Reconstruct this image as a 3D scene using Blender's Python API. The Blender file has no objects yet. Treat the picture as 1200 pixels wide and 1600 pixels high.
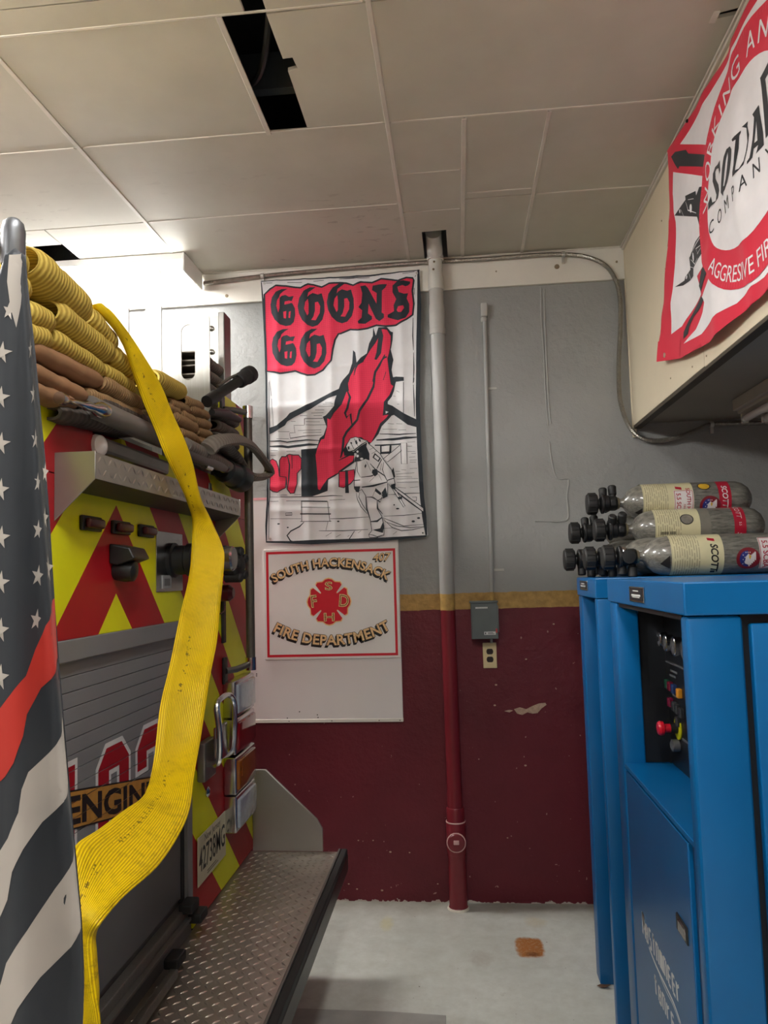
import bpy, bmesh, math, random
from mathutils import Vector, Matrix
from mathutils.geometry import tessellate_polygon

random.seed(7)
SC = bpy.context.scene
COL = SC.collection
pi = math.pi

# ------------------------------------------------------------------ camera, world, light, exposure
cam_d = bpy.data.cameras.new('camera')
cam = bpy.data.objects.new('camera', cam_d)
COL.objects.link(cam)
SC.camera = cam
EYE = 1.6129
cam_d.sensor_fit = 'AUTO'
cam_d.sensor_width = 36.0
cam_d.lens = 1192.7 / 1600.0 * 36.0
cam_d.clip_start = 0.05
_p, _y, _r = 0.0814857, 0.0942866, -0.0270894
_f = Vector((-math.sin(_y) * math.cos(_p), math.cos(_y) * math.cos(_p), math.sin(_p)))
_rt = Vector((math.cos(_y), math.sin(_y), 0))
_up = _rt.cross(_f)
_R = math.cos(_r) * _rt + math.sin(_r) * _up
_U = -math.sin(_r) * _rt + math.cos(_r) * _up
cam.matrix_world = Matrix(((_R.x, _U.x, -_f.x, 0), (_R.y, _U.y, -_f.y, 0), (_R.z, _U.z, -_f.z, EYE), (0, 0, 0, 1)))

world = bpy.data.worlds.new('world')
SC.world = world
world.use_nodes = True
world.node_tree.nodes['Background'].inputs[0].default_value = (0.9, 0.95, 1.0, 1)
world.node_tree.nodes['Background'].inputs[1].default_value = 0.02

SC.view_settings.view_transform = 'Standard'
SC.view_settings.look = 'None'
SC.view_settings.gamma = 1.0
SC.view_settings.use_curve_mapping = False
SC.view_settings.exposure = 0.45
LAMP_POWER = 1.0
# ceiling fluorescents: (x centre, y centre, long axis, watts); the first one is in view, the rest are unseen
LAMPS = [(-1.92, 3.735, 'X', 34), (-2.3, 1.3, 'X', 112), (-2.6, -1.4, 'X', 62), (-0.05, 0.45, 'Y', 29), (0.0, -2.6, 'Y', 18), (-5.2, 2.4, 'X', 50)]  # the nearer aisle lamp is added, out of view, to brighten the engine rear
LAMP_COL = (1.0, 0.985, 0.955)

# ------------------------------------------------------------------ helpers
def srgb(r, g, b):
    def f(c):
        c /= 255.0
        return c / 12.92 if c <= 0.04045 else ((c + 0.055) / 1.055) ** 2.4
    return (f(r), f(g), f(b), 1.0)

class NT:
    def __init__(self, name):
        self.m = bpy.data.materials.new(name)
        self.m.use_nodes = True
        self.t = self.m.node_tree
        self.n = self.t.nodes
        self.b = self.n['Principled BSDF']
    def add(self, kind, **kw):
        nd = self.n.new(kind)
        for k, v in kw.items():
            setattr(nd, k, v)
        return nd
    def link(self, a, b):
        self.t.links.new(a, b)
    def val(self, sock, v):
        if hasattr(v, 'is_output'):
            self.link(v, sock)
        else:
            sock.default_value = v
    def math(self, op, a, b=0.0, clamp=False):
        nd = self.add('ShaderNodeMath', operation=op, use_clamp=clamp)
        self.val(nd.inputs[0], a)
        self.val(nd.inputs[1], b)
        return nd.outputs[0]
    def mix(self, fac, a, b, mode='MIX'):
        nd = self.add('ShaderNodeMix', data_type='RGBA', blend_type=mode)
        self.val(nd.inputs[0], fac)
        self.val(nd.inputs[6], a)
        self.val(nd.inputs[7], b)
        return nd.outputs[2]
    def pos(self):
        g = self.add('ShaderNodeNewGeometry')
        s = self.add('ShaderNodeSeparateXYZ')
        self.link(g.outputs['Position'], s.inputs[0])
        return g.outputs['Position'], s.outputs
    def noise(self, vec, scale, detail=3.0, rough=0.55, stretch=None):
        if stretch:
            mp = self.add('ShaderNodeMapping')
            mp.inputs['Scale'].default_value = stretch
            self.link(vec, mp.inputs['Vector'])
            vec = mp.outputs[0]
        nd = self.add('ShaderNodeTexNoise')
        nd.inputs['Scale'].default_value = scale
        nd.inputs['Detail'].default_value = detail
        nd.inputs['Roughness'].default_value = rough
        self.link(vec, nd.inputs['Vector'])
        return nd.outputs[0]
    def ramp(self, fac, lo, hi):
        nd = self.add('ShaderNodeMapRange')
        nd.inputs['From Min'].default_value = lo
        nd.inputs['From Max'].default_value = hi
        self.val(nd.inputs['Value'], fac)
        return nd.outputs[0]
    def bump(self, h, strength, dist=0.002):
        nd = self.add('ShaderNodeBump')
        nd.inputs['Strength'].default_value = strength
        nd.inputs['Distance'].default_value = dist
        self.val(nd.inputs['Height'], h)
        self.link(nd.outputs[0], self.b.inputs['Normal'])
    def base(self, c):
        self.val(self.b.inputs['Base Color'], c)
    def set(self, rough=0.5, metal=0.0, spec=0.5, coat=0.0):
        self.val(self.b.inputs['Roughness'], rough)
        self.b.inputs['Metallic'].default_value = metal
        self.b.inputs['Specular IOR Level'].default_value = spec
        self.b.inputs['Coat Weight'].default_value = coat

def pm(name, c, rough=0.5, metal=0.0, var=0.12, scale=9.0, bump=0.0, bscale=60.0, spec=0.5, coat=0.0, stretch=None):
    """procedural paint / plastic / metal / cloth: a colour with mottling and fine relief"""
    t = NT(name)
    p, _ = t.pos()
    n = t.noise(p, scale, 4.0, stretch=stretch)
    c = srgb(*c)
    dark = tuple(v * (1 - var) for v in c[:3]) + (1,)
    lite = tuple(min(1, v * (1 + var)) for v in c[:3]) + (1,)
    t.base(t.mix(t.ramp(n, 0.3, 0.7), dark, lite))
    t.set(rough, metal, spec, coat)
    if bump:
        t.bump(t.noise(p, bscale, 3.0, stretch=stretch), bump)
    return t.m

MATS = {}
def mat(name, *a, **k):
    if name not in MATS:
        MATS[name] = pm(name, *a, **k)
    return MATS[name]

ORG = {}
def tag(o, label=None, cat=None, group=None, kind=None):
    if label: o['label'] = label
    if cat: o['category'] = cat
    if group: o['group'] = group
    if kind: o['kind'] = kind
    return o

def thing(name, label, cat, loc=(0, 0, 0), group=None, kind=None):
    o = bpy.data.objects.new(name, None)
    o.empty_display_size = 0.1
    COL.objects.link(o)
    o.location = loc
    ORG[o.name] = Vector(loc)
    return tag(o, label, cat, group, kind)

class MB:
    """collects geometry in world coordinates and links it as one mesh object"""
    def __init__(s):
        s.v = []; s.f = []; s.uv = None
    def add(s, vs, fs):
        k = len(s.v)
        s.v += [tuple(p) for p in vs]
        s.f += [tuple(i + k for i in q) for q in fs]
        return s
    def box(s, x0, x1, y0, y1, z0, z1):
        return s.add([(x0, y0, z0), (x1, y0, z0), (x1, y1, z0), (x0, y1, z0), (x0, y0, z1), (x1, y0, z1), (x1, y1, z1), (x0, y1, z1)],
                     [(0, 3, 2, 1), (4, 5, 6, 7), (0, 1, 5, 4), (1, 2, 6, 5), (2, 3, 7, 6), (3, 0, 4, 7)])
    def prism(s, poly, ax, a, b):
        """poly in the two other axes, extruded along ax from a to b"""
        n = len(poly)
        def P(q, t):
            return (t, q[0], q[1]) if ax == 'X' else (q[0], t, q[1]) if ax == 'Y' else (q[0], q[1], t)
        vs = [P(q, a) for q in poly] + [P(q, b) for q in poly]
        tr = tessellate_polygon([[Vector((q[0], q[1], 0)) for q in poly]])
        fs = [tuple(t) for t in tr] + [tuple(i + n for i in t) for t in tr]
        fs += [(i, (i + 1) % n, (i + 1) % n + n, i + n) for i in range(n)]
        return s.add(vs, fs)
    def lathe(s, prof, o, axis=(0, 0, 1), n=20, ref=None):
        """prof: list of (radius, distance along axis)"""
        a = Vector(axis).normalized()
        u = a.orthogonal().normalized() if ref is None else Vector(ref)
        w = a.cross(u)
        o = Vector(o)
        vs = []
        for r, h in prof:
            for i in range(n):
                t = 2 * pi * i / n
                vs.append(o + a * h + (u * math.cos(t) + w * math.sin(t)) * max(r, 1e-5))
        fs = []
        for j in range(len(prof) - 1):
            for i in range(n):
                k = (i + 1) % n
                fs.append((j * n + i, j * n + k, (j + 1) * n + k, (j + 1) * n + i))
        fs.append(tuple(range(n - 1, -1, -1)))
        fs.append(tuple((len(prof) - 1) * n + i for i in range(n)))
        return s.add(vs, fs)
    def cyl(s, p0, p1, r, n=16, r1=None):
        d = Vector(p1) - Vector(p0)
        return s.lathe([(r, 0), (r if r1 is None else r1, d.length)], p0, d, n)
    def tube(s, path, r, n=10, rr=None, sx=1.0):
        path = [Vector(p) for p in path]
        up = None
        vs = []
        m = len(path)
        for i, p in enumerate(path):
            d = (path[min(i + 1, m - 1)] - path[max(i - 1, 0)]).normalized()
            if up is None:
                up = d.orthogonal().normalized()
            up = (up - d * up.dot(d)).normalized()
            w = d.cross(up)
            q = r if rr is None else rr[i]
            for k in range(n):
                t = 2 * pi * k / n
                vs.append(p + up * math.cos(t) * q + w * math.sin(t) * q * sx)
        fs = []
        for i in range(m - 1):
            for k in range(n):
                l = (k + 1) % n
                fs.append((i * n + k, i * n + l, (i + 1) * n + l, (i + 1) * n + k))
        fs.append(tuple(range(n - 1, -1, -1)))
        fs.append(tuple((m - 1) * n + k for k in range(n)))
        return s.add(vs, fs)
    def build(s, name, m, parent=None, bevel=0.0, smooth=35, org=None, seg=2, fix=True):
        me = bpy.data.meshes.new(name)
        if org is None:
            org = Vector((0, 0, 0))
            q = parent
            while q is not None:
                if q.name in ORG:
                    org = ORG[q.name]
                    break
                q = q.parent
        me.from_pydata([Vector(p) - org for p in s.v], [], s.f)
        if fix or bevel:
            bm = bmesh.new(); bm.from_mesh(me)
            if fix:
                bmesh.ops.recalc_face_normals(bm, faces=bm.faces)
            if bevel:
                ed = [e for e in bm.edges if len(e.link_faces) == 2 and e.calc_face_angle(0) > 0.5]
                bmesh.ops.bevel(bm, geom=ed, offset=bevel, segments=seg, profile=0.5, affect='EDGES', clamp_overlap=True)
            bm.to_mesh(me); bm.free()
        me.materials.append(m)
        if smooth:
            me.polygons.foreach_set('use_smooth', [True] * len(me.polygons))
            me.set_sharp_from_angle(angle=math.radians(min(smooth, 20) if bevel else smooth))
        o = bpy.data.objects.new(name, me)
        COL.objects.link(o)
        if parent is not None:
            o.parent = parent
        else:
            o.location = org
        return o

def spline(pts, n):
    """Catmull-Rom through 3D/2D points, n steps a span"""
    pts = [Vector(p) for p in pts]
    out = []
    for i in range(len(pts) - 1):
        a = pts[max(i - 1, 0)]; b = pts[i]; c = pts[i + 1]; d = pts[min(i + 2, len(pts) - 1)]
        for k in range(n):
            t = k / n
            out.append(0.5 * ((2 * b) + (c - a) * t + (2 * a - 5 * b + 4 * c - d) * t * t + (3 * b - a - 3 * c + d) * t ** 3))
    out.append(pts[-1])
    return out

# flat print: polygons in a surface's own (u, v) and laid on it by fn(u, v, lift)
def stroke(pts, w, closed=False, taper=True):
    pts = [Vector(p) for p in pts]
    n = len(pts)
    L, R = [], []
    for i, p in enumerate(pts):
        a = pts[(i - 1) % n] if (closed or i > 0) else p
        b = pts[(i + 1) % n] if (closed or i < n - 1) else p
        d = (b - a)
        if d.length < 1e-9:
            d = Vector((1, 0))
        d.normalize()
        k = 0.5 * w
        if taper and not closed and (i == 0 or i == n - 1):
            k *= 0.45
        nn = Vector((-d.y, d.x)) * k
        L.append(p + nn); R.append(p - nn)
    out = []
    for i in range(n if closed else n - 1):
        j = (i + 1) % n
        out.append([[L[i], L[j], R[j], R[i]]])
    return out

def text2d(s, size=1.0, bold=0.0, spacing=1.0, shear=0.0, align='CENTER'):
    """triangles (list of 3 (u, v) points) of a line of lettering, baseline at v = 0"""
    cu = bpy.data.curves.new('lettering', 'FONT')
    cu.body = s
    cu.size = size
    cu.align_x = align
    cu.offset = bold * size
    cu.space_character = spacing
    cu.shear = shear
    cu.resolution_u = 3
    ob = bpy.data.objects.new('lettering', cu)
    me = bpy.data.meshes.new_from_object(ob)
    me.calc_loop_triangles()
    co = [v.co.copy() for v in me.vertices]
    tris = [[(co[i].x, co[i].y) for i in t.vertices] for t in me.loop_triangles]
    bpy.data.objects.remove(ob)
    bpy.data.curves.remove(cu)
    bpy.data.meshes.remove(me)
    return tris

def tri_polys(tris, fn):
    return [[[Vector(fn(*p)) for p in t]] for t in tris]

def on_arc(cu, cv, ru, rv, ang, up=True):
    """bends text (u, v) round an ellipse; u is arc length from angle ang"""
    def f(u, v):
        r = 0.5 * (ru + rv)
        t = ang - u / r if up else ang + u / r
        a, b = (ru + v, rv + v) if up else (ru - v, rv - v)
        return (cu + a * math.cos(t), cv + b * math.sin(t))
    return f

def lay(name, polys, fn, lift, m, parent, cu=None, cv=None, drop=None, solid=None, split=False):
    if split:
        # one object for each separate character
        pts = {}
        grp = list(range(len(polys)))
        def root(i):
            while grp[i] != i:
                grp[i] = grp[grp[i]]; i = grp[i]
            return i
        for i, rings in enumerate(polys):
            for r in rings:
                for q in r:
                    k = (round(q[0], 5), round(q[1], 5))
                    if k in pts:
                        grp[root(i)] = root(pts[k])
                    else:
                        pts[k] = i
        sets = {}
        for i in range(len(polys)):
            sets.setdefault(root(i), []).append(polys[i])
        return [lay(name, g_, fn, lift, m, parent, cu, cv, drop, solid) for g_ in sets.values()]
    bm = bmesh.new()
    for rings in polys:
        rings = [[Vector((p[0], p[1], 0)) for p in r] for r in rings]
        flat = [p for r in rings for p in r]
        if len(flat) == 3:
            tr = [(0, 1, 2)]
        else:
            tr = tessellate_polygon(rings)
        vs = [bm.verts.new(p) for p in flat]
        for t in tr:
            try:
                bm.faces.new([vs[i] for i in t])
            except ValueError:
                pass
    def cut(co, no):
        bmesh.ops.bisect_plane(bm, geom=bm.verts[:] + bm.edges[:] + bm.faces[:], plane_co=co, plane_no=no, dist=1e-6)
    us = [v.co.x for v in bm.verts]; vv = [v.co.y for v in bm.verts]
    for c in (cu or []):
        if min(us) < c < max(us):
            cut((c, 0, 0), (1, 0, 0))
    for c in (cv or []):
        if min(vv) < c < max(vv):
            cut((0, c, 0), (0, 1, 0))
    if drop:
        bmesh.ops.delete(bm, geom=[f for f in bm.faces if drop(*f.calc_center_median()[:2])], context='FACES')
    bmesh.ops.remove_doubles(bm, verts=bm.verts, dist=1e-6)
    for f in bm.faces:
        if f.normal.z < 0:
            f.normal_flip()
    org = Vector((0, 0, 0))
    q = parent
    while q is not None:
        if q.name in ORG:
            org = ORG[q.name]; break
        q = q.parent
    for v in bm.verts:
        v.co = Vector(fn(v.co.x, v.co.y, lift)) - org
    me = bpy.data.meshes.new(name)
    bm.to_mesh(me); bm.free()
    me.polygons.foreach_set('use_smooth', [True] * len(me.polygons))
    me.materials.append(m)
    o = bpy.data.objects.new(name, me)
    COL.objects.link(o)
    if parent is not None:
        o.parent = parent
    if solid:
        sm = o.modifiers.new('thickness', 'SOLIDIFY')
        sm.thickness = solid
        sm.offset = -1
    return o

def frange(a, b, st):
    n = int((b - a) / st)
    return [a + st * (i + 0.5) for i in range(n + 1)]

def star(cx, cy, r, sx=1.0, rot=0.0, k=0.4):
    return [[Vector((cx + sx * r * (1 if i % 2 == 0 else k) * math.sin(rot + i * pi / 5), cy + r * (1 if i % 2 == 0 else k) * math.cos(rot + i * pi / 5))) for i in range(10)]]

def disc(cx, cy, r, n=20, sx=1.0, sy=1.0):
    return [[Vector((cx + sx * r * math.cos(2 * pi * i / n), cy + sy * r * math.sin(2 * pi * i / n))) for i in range(n)]]

def rect(a, b, c, d):
    return [[Vector((a, c)), Vector((b, c)), Vector((b, d)), Vector((a, d))]]


# ------------------------------------------------------------------ materials of the setting
D = 3.9          # back wall
CZ = 3.2514      # ceiling
BAND0, BAND1 = 1.4265, 1.508

def wall_paint(name, gray, tan, maroon, rough=0.5, relief=0.9, chips=True):
    t = NT(name)
    p, x = t.pos()
    z = x[2]
    wob = t.math('MULTIPLY', t.math('SUBTRACT', t.noise(p, 14, 3), 0.5), 0.012)
    zz = t.math('ADD', z, wob)
    n1 = t.ramp(t.noise(p, 2.2, 5), 0.3, 0.7)
    g = t.mix(n1, tuple(c * 0.9 for c in srgb(*gray)[:3]) + (1,), tuple(c * 1.06 for c in srgb(*gray)[:3]) + (1,))
    m = t.mix(n1, tuple(c * 0.8 for c in srgb(*maroon)[:3]) + (1,), tuple(c * 1.15 for c in srgb(*maroon)[:3]) + (1,))
    n2 = t.ramp(t.noise(p, 30, 4), 0.35, 0.65)
    tn = t.mix(n2, tuple(c * 0.75 for c in srgb(*tan)[:3]) + (1,), tuple(c * 1.1 for c in srgb(*tan)[:3]) + (1,))
    c = t.mix(t.math('GREATER_THAN', zz, BAND0), m, tn)
    c = t.mix(t.math('GREATER_THAN', zz, BAND1), c, g)
    if chips:
        # chipped specks of the maroon coat, thicker towards the floor, and horizontal scuffs
        sp = t.math('GREATER_THAN', t.noise(p, 34, 2, 0.6), 0.745)
        low = t.ramp(z, 0.9, 0.0)
        spk = t.math('MULTIPLY', sp, t.math('LESS_THAN', z, 1.35))
        c = t.mix(t.math('MULTIPLY', spk, 0.55), c, srgb(196, 160, 150))
        ed = t.math('GREATER_THAN', t.math('ADD', t.noise(p, 26, 4), t.math('MULTIPLY', t.ramp(z, 0.022, 0.0), 0.36)), 0.80)
        c = t.mix(ed, c, srgb(190, 180, 172))
        sc = t.math('GREATER_THAN', t.noise(p, 5, 4, 0.7, stretch=(1.0, 1.0, 14.0)), 0.74)
        c = t.mix(t.math('MULTIPLY', t.math('MULTIPLY', sc, t.math('LESS_THAN', z, 1.4)), 0.3), c, srgb(150, 90, 92))
    t.base(c)
    t.set(rough, 0, 0.4)
    h = t.math('ADD', t.noise(p, 26, 5, 0.65), t.math('MULTIPLY', t.noise(p, 5, 3), 1.6))
    t.bump(h, relief, 0.006)
    return t.m
M_WALL = wall_paint('painted_block_wall', (150, 151, 149), (176, 140, 78), (102, 30, 42))
M_PIPE = wall_paint('painted_pipe', (164, 165, 163), (186, 152, 88), (122, 34, 44), 0.4, 0.08, False)
def ceil_mat():
    t = NT('ceiling_board_paint')
    p, x = t.pos()
    c = t.mix(t.ramp(t.noise(p, 3, 4), .3, .7), srgb(190, 187, 173), srgb(202, 199, 185))
    # hand smudges on the boards near the back wall
    k = t.math('GREATER_THAN', t.noise(p, 19, 4, .6, stretch=(.55, 1.6, 1)), .62)
    reg = t.math('MULTIPLY', t.ramp(x[1], 2.7, 3.6), t.math('MULTIPLY', t.ramp(t.noise(p, 2.6, 2), .5, .6), t.math('LESS_THAN', x[0], .0)), True)
    c = t.mix(t.math('MULTIPLY', t.math('MULTIPLY', k, reg), .4), c, srgb(120, 110, 98))
    t.base(c)
    t.set(.6, 0, .35)
    t.bump(t.noise(p, 30, 3), .12, .002)
    return t.m
M_CEIL = ceil_mat()
M_BATTEN = mat('ceiling_batten_paint', (208, 202, 190), 0.45, 0, 0.05)
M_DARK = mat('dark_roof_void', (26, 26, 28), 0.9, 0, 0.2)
M_BEIGE = mat('beige_soffit_paint', (222, 210, 184), 0.5, 0, 0.05, 2.5, 0.08, 40)
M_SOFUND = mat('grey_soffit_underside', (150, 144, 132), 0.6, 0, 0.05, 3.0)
M_WHITEWOOD = mat('white_painted_board', (226, 222, 212), 0.5, 0, 0.05, 6.0, 0.1, 50)

def floor_mat():
    t = NT('white_painted_concrete')
    p, x = t.pos()
    n1 = t.ramp(t.noise(p, 1.6, 6, 0.65), 0.3, 0.72)
    n2 = t.ramp(t.noise(p, 16, 5, 0.7), 0.35, 0.7)
    c = t.mix(n1, srgb(188, 190, 182), srgb(220, 222, 215))
    c = t.mix(t.math('MULTIPLY', n2, 0.45), c, srgb(172, 170, 158))
    n3 = t.math('GREATER_THAN', t.noise(p, 3.2, 8, .78, stretch=(1, 2.2, 1)), .64)
    c = t.mix(t.math('MULTIPLY', n3, .3), c, srgb(164, 158, 146))
    # dirt along the foot of the wall
    dirt = t.math('MULTIPLY', t.ramp(t.math('ADD', x[1], t.math('MULTIPLY', t.noise(p, 7, 4), 0.22)), 3.84, 4.02), 0.8, True)
    c = t.mix(dirt, c, srgb(132, 126, 112))
    # dark specks
    c = t.mix(t.math('GREATER_THAN', t.noise(p, 60, 2, 0.5), 0.76), c, srgb(110, 100, 88))
    def blot(cx, cy, rx, ry, sharp, col, amt, c):
        wob = t.math('SUBTRACT', t.noise(p, 26, 6, .75), 0.5)
        dx = t.math('ABSOLUTE', t.math('DIVIDE', t.math('SUBTRACT', x[0], cx), rx))
        dy = t.math('ABSOLUTE', t.math('DIVIDE', t.math('SUBTRACT', x[1], cy), ry))
        d = t.math('ADD', t.math('POWER', dx, sharp), t.math('POWER', dy, sharp))
        d = t.math('ADD', d, t.math('MULTIPLY', wob, 2.4))
        k = t.math('MULTIPLY', t.ramp(d, 1.5, 0.1), amt, True)
        k = t.math('MULTIPLY', k, t.ramp(t.noise(p, 70, 4, .7), .05, .5))
        return t.mix(k, c, srgb(*col))
    c = blot(0.25, 3.46, 0.058, 0.085, 4, (170, 108, 54), 1.5, c)
    c = blot(0.255, 3.40, 0.03, 0.02, 2, (120, 74, 40), 1.0, c)
    c = blot(-0.385, 3.66, 0.03, 0.07, 2, (204, 196, 140), 0.55, c)
    c = blot(0.04, 3.36, 0.05, 0.06, 2, (158, 148, 138), 0.5, c)
    c = blot(0.3, 3.70, 0.05, 0.05, 2, (196, 182, 150), 0.5, c)
    t.base(c)
    t.set(0.42, 0, 0.45)
    t.bump(t.math('ADD', t.noise(p, 55, 4), t.noise(p, 9, 4)), 0.12, 0.003)
    return t.m
M_FLOOR = floor_mat()

# ------------------------------------------------------------------ floor and walls
X0, X1, Y0 = -6.6, 2.6, -4.2
fl = MB().box(X0 - .2, X1 + .2, Y0 - .2, D + .2, -0.15, 0).build('floor', M_FLOOR, None, smooth=0)
tag(fl, 'white painted concrete floor with rust stain and scuffs', None, None, 'structure')
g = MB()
g.prism([(-0.78, 0.8), (-0.06, 0.8), (-0.1, 2.93), (-0.3, 2.945), (-0.78, 2.951)], 'Z', 0.0, 0.004)  # thin sheet on the floor, greyer and darker than the rest
g.build('floor_sheet', mat('grey_floor_sheet', (162, 160, 155), 0.5, 0, 0.1, 12, 0.1, 60), fl, 0.0015)
bw = MB().box(X0 - .2, X1 + .2, D, D + 0.2, -0.05, 3.75).build('wall_back', M_WALL, None, smooth=0)
tag(bw, 'block wall painted grey over a tan band over maroon', None, None, 'structure')
M_SIDE = wall_paint('painted_side_wall', (168, 168, 164), (176, 140, 78), (102, 30, 42))
for nm, b in (('wall_left', (X0 - .2, X0, Y0, D, -0.05, 3.75)), ('wall_right', (X1, X1 + .2, Y0, D, -0.05, 3.75)), ('wall_front', (X0 - .2, X1 + .2, Y0 - .2, Y0, -0.05, 3.75))):
    tag(MB().box(*b).build(nm, M_SIDE, None, smooth=0), 'painted block wall of the engine bay', None, None, 'structure')
tr = MB().box(X0, 0.897, D - 0.02, D - 0.0005, 3.079, CZ + 0.004).build('trim_1', M_WHITEWOOD, None, 0.002)
tag(tr, 'white painted board along the top of the grey wall', None, None, 'structure')
for px_, pz_, r_ in ((0.56, 3.165, .013), (0.25, 3.16, .004), (-1.32, 3.147, .005), (0.86, 3.17, .006), (-1.18, 3.12, .009)):
    MB().lathe([(r_, 0), (r_ * .9, .004), (0, .0045)], (px_, D - .02, pz_), (0, -1, 0), 12).build('nail_head', mat('old_nail_head', (150, 135, 110), 0.6, 0.3, 0.2), tr)

# raised plaster seams, patched rectangle and the chipped spot of the wall
M_SEAM = mat('grey_wall_filler', (154, 155, 152), 0.55, 0, 0.06, 12, 0.3, 60)
def seam(pts, w, h=0.006):
    b = MB()
    b.tube([(p[0], D - 0.001, p[1]) for p in spline(pts, 3)], w, 6, rr=[w * random.uniform(.7, 1.25) for _ in range((len(pts) - 1) * 3 + 1)])
    return b.build('plaster_seam', M_SEAM, bw)
for s_ in [[(0.476,3.0649),(0.472,2.8957),(0.4762,2.6938),(0.4754,2.527),(0.4803,2.3446)],
 [(0.492,3.0571),(0.4885,2.8273),(0.4879,2.5929),(0.4903,2.4267),(0.4967,2.3537)],
 [(0.4831,2.2621),(0.489,2.1798),(0.5017,2.1041),(0.5193,2.0708),(0.5699,2.0656),(0.5597,1.9815),(0.5623,1.9004),(0.5542,1.862),(0.5032,1.854),(0.3954,1.8609)]]:
    seam(s_, 0.0048)
for s_ in [[(0.4976,2.9618),(0.5526,2.9584)],
 [(0.46,2.6946),(0.474,2.6437),(0.4654,2.5941)],
 [(0.2751,2.5371),(0.3229,2.5146)],
 [(-0.1197,2.7263),(-0.103,2.6237),(-0.115,2.4557)],
 [(-0.1301,3.0347),(-0.1199,2.9311)]]:
    seam(s_, 0.0022)
def wallfn(x, z, l): return (x, D - 0.0004 - l, z)
lay('paint_chip', [[[(0.2523,0.9288),(0.281,0.9378),(0.312,0.9282),(0.3439,0.9434),(0.3757,0.9556),(0.4071,0.9583),(0.4129,0.9489),(0.3871,0.9305),(0.3675,0.9089),(0.3423,0.906),(0.3176,0.9125),(0.292,0.9003),(0.2672,0.9068)]]], wallfn, 0.001, mat('bare_plaster', (186, 158, 138), 0.8, 0, 0.2, 60), bw)
lay('paint_chip', [[[(0.2048,0.9199),(0.2302,0.9259),(0.2489,0.9226),(0.2297,0.9134)]]], wallfn, 0.001, MATS['bare_plaster'], bw)
for q in [[(-0.2873,0.2356)],
 [(0.1962,0.3089)],
 [(-0.4678,0.2931)],
 [(-0.3828,0.238)],
 [(-0.5418,0.2926)],
 [(-0.5952,0.0822)],
 [(-0.554,0.0581)],
 [(-0.4294,0.0534)],
 [(-0.1528,0.087)],
 [(0.3221,1.1726)],
 [(0.4647,1.3436)],
 [(0.1688,1.0489)],
 [(0.1586,0.9485)],
 [(0.2975,0.6553)]]:
    lay('paint_chip', [disc(q[0][0], q[0][1], random.uniform(.004, .007), 7, 1.0, .7)], wallfn, 0.001, MATS['bare_plaster'], bw)

# ------------------------------------------------------------------ ceiling: deck, boards, battens
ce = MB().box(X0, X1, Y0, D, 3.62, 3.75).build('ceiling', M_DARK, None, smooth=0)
tag(ce, 'panelled ceiling of off-white boards with a missing strip', None, None, 'structure')
def panel(x0, x1, y0, y1, tilt=0.0):
    g = 0.0022
    MB().box(x0 + g, x1 - g, y0 + g, y1 - g, CZ, CZ + 0.012).build('ceiling_panel', M_CEIL, ce, 0.0015, 0)
def panel_poly(p):
    MB().prism(p, 'Z', CZ, CZ + 0.012).build('ceiling_panel', M_CEIL, ce, 0, 0)
rows = [0.85, 1.45, 2.055, 2.65, 3.265, 3.898]
for i in range(5):
    y0, y1 = rows[i], rows[i + 1]
    for x in (-3.71, -2.54):
        if x == -2.54 and i == 4:
            # the opening beside the visible lamp
            panel(x, -2.02, y0, y1); panel(-1.86, -1.37, y0, y1); panel(-2.02, -1.86, y0, 3.43)
            continue
        panel(x, x + 1.17, y0, y1)
    if i < 2:
        panel(-1.37, -0.2, y0, y1 if i < 1 else 1.95)
        panel(-0.2, 0.9, y0, y1)
panel(-1.37, -0.56, 1.95, 2.055); panel(-0.5, -0.2, 1.95, 2.055)
panel(-1.37, -0.645, 2.055, 2.65)
panel_poly([(-0.5007,2.0635),(-0.4994,2.152),(-0.4968,2.2599),(-0.4654,2.2581),(-0.4603,2.3114),(-0.4937,2.3196),(-0.4935,2.4684),(-0.4934,2.6361)] + [(-0.2, 2.648), (-0.2, 2.057)])
panel_poly([(-0.196, 2.057), (0.9, 2.057), (0.9, 2.215), (0.826, 2.236), (0.818, 2.262), (0.9, 2.246), (0.9, 2.648), (-0.196, 2.648)])
panel(-1.37, -0.2, 2.65, 3.265); panel(-1.37, -0.2, 3.265, 3.898)
panel(-0.2, 0.08, 2.65, 3.015); panel(-0.2, 0.08, 3.015, 3.35)
panel_poly([(-0.196, 3.353), (0.078, 3.353), (0.078, 3.896), (0.004, 3.896), (0.0, 3.556), (-0.118, 3.562), (-0.118, 3.896), (-0.196, 3.896)])
panel(0.08, 0.38, 2.65, 3.265); panel(0.08, 0.38, 3.265, 3.898)
panel(0.38, 0.9, 2.65, 3.265); panel(0.38, 0.9, 3.265, 3.898)
# boards outside the view
MB().box(X0, -3.71, Y0, D, CZ, CZ + 0.012).build('ceiling_panel', M_CEIL, ce, 0, 0)
MB().box(-3.71, 0.9, Y0, 0.85, CZ, CZ + 0.012).build('ceiling_panel', M_CEIL, ce, 0, 0)
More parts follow.
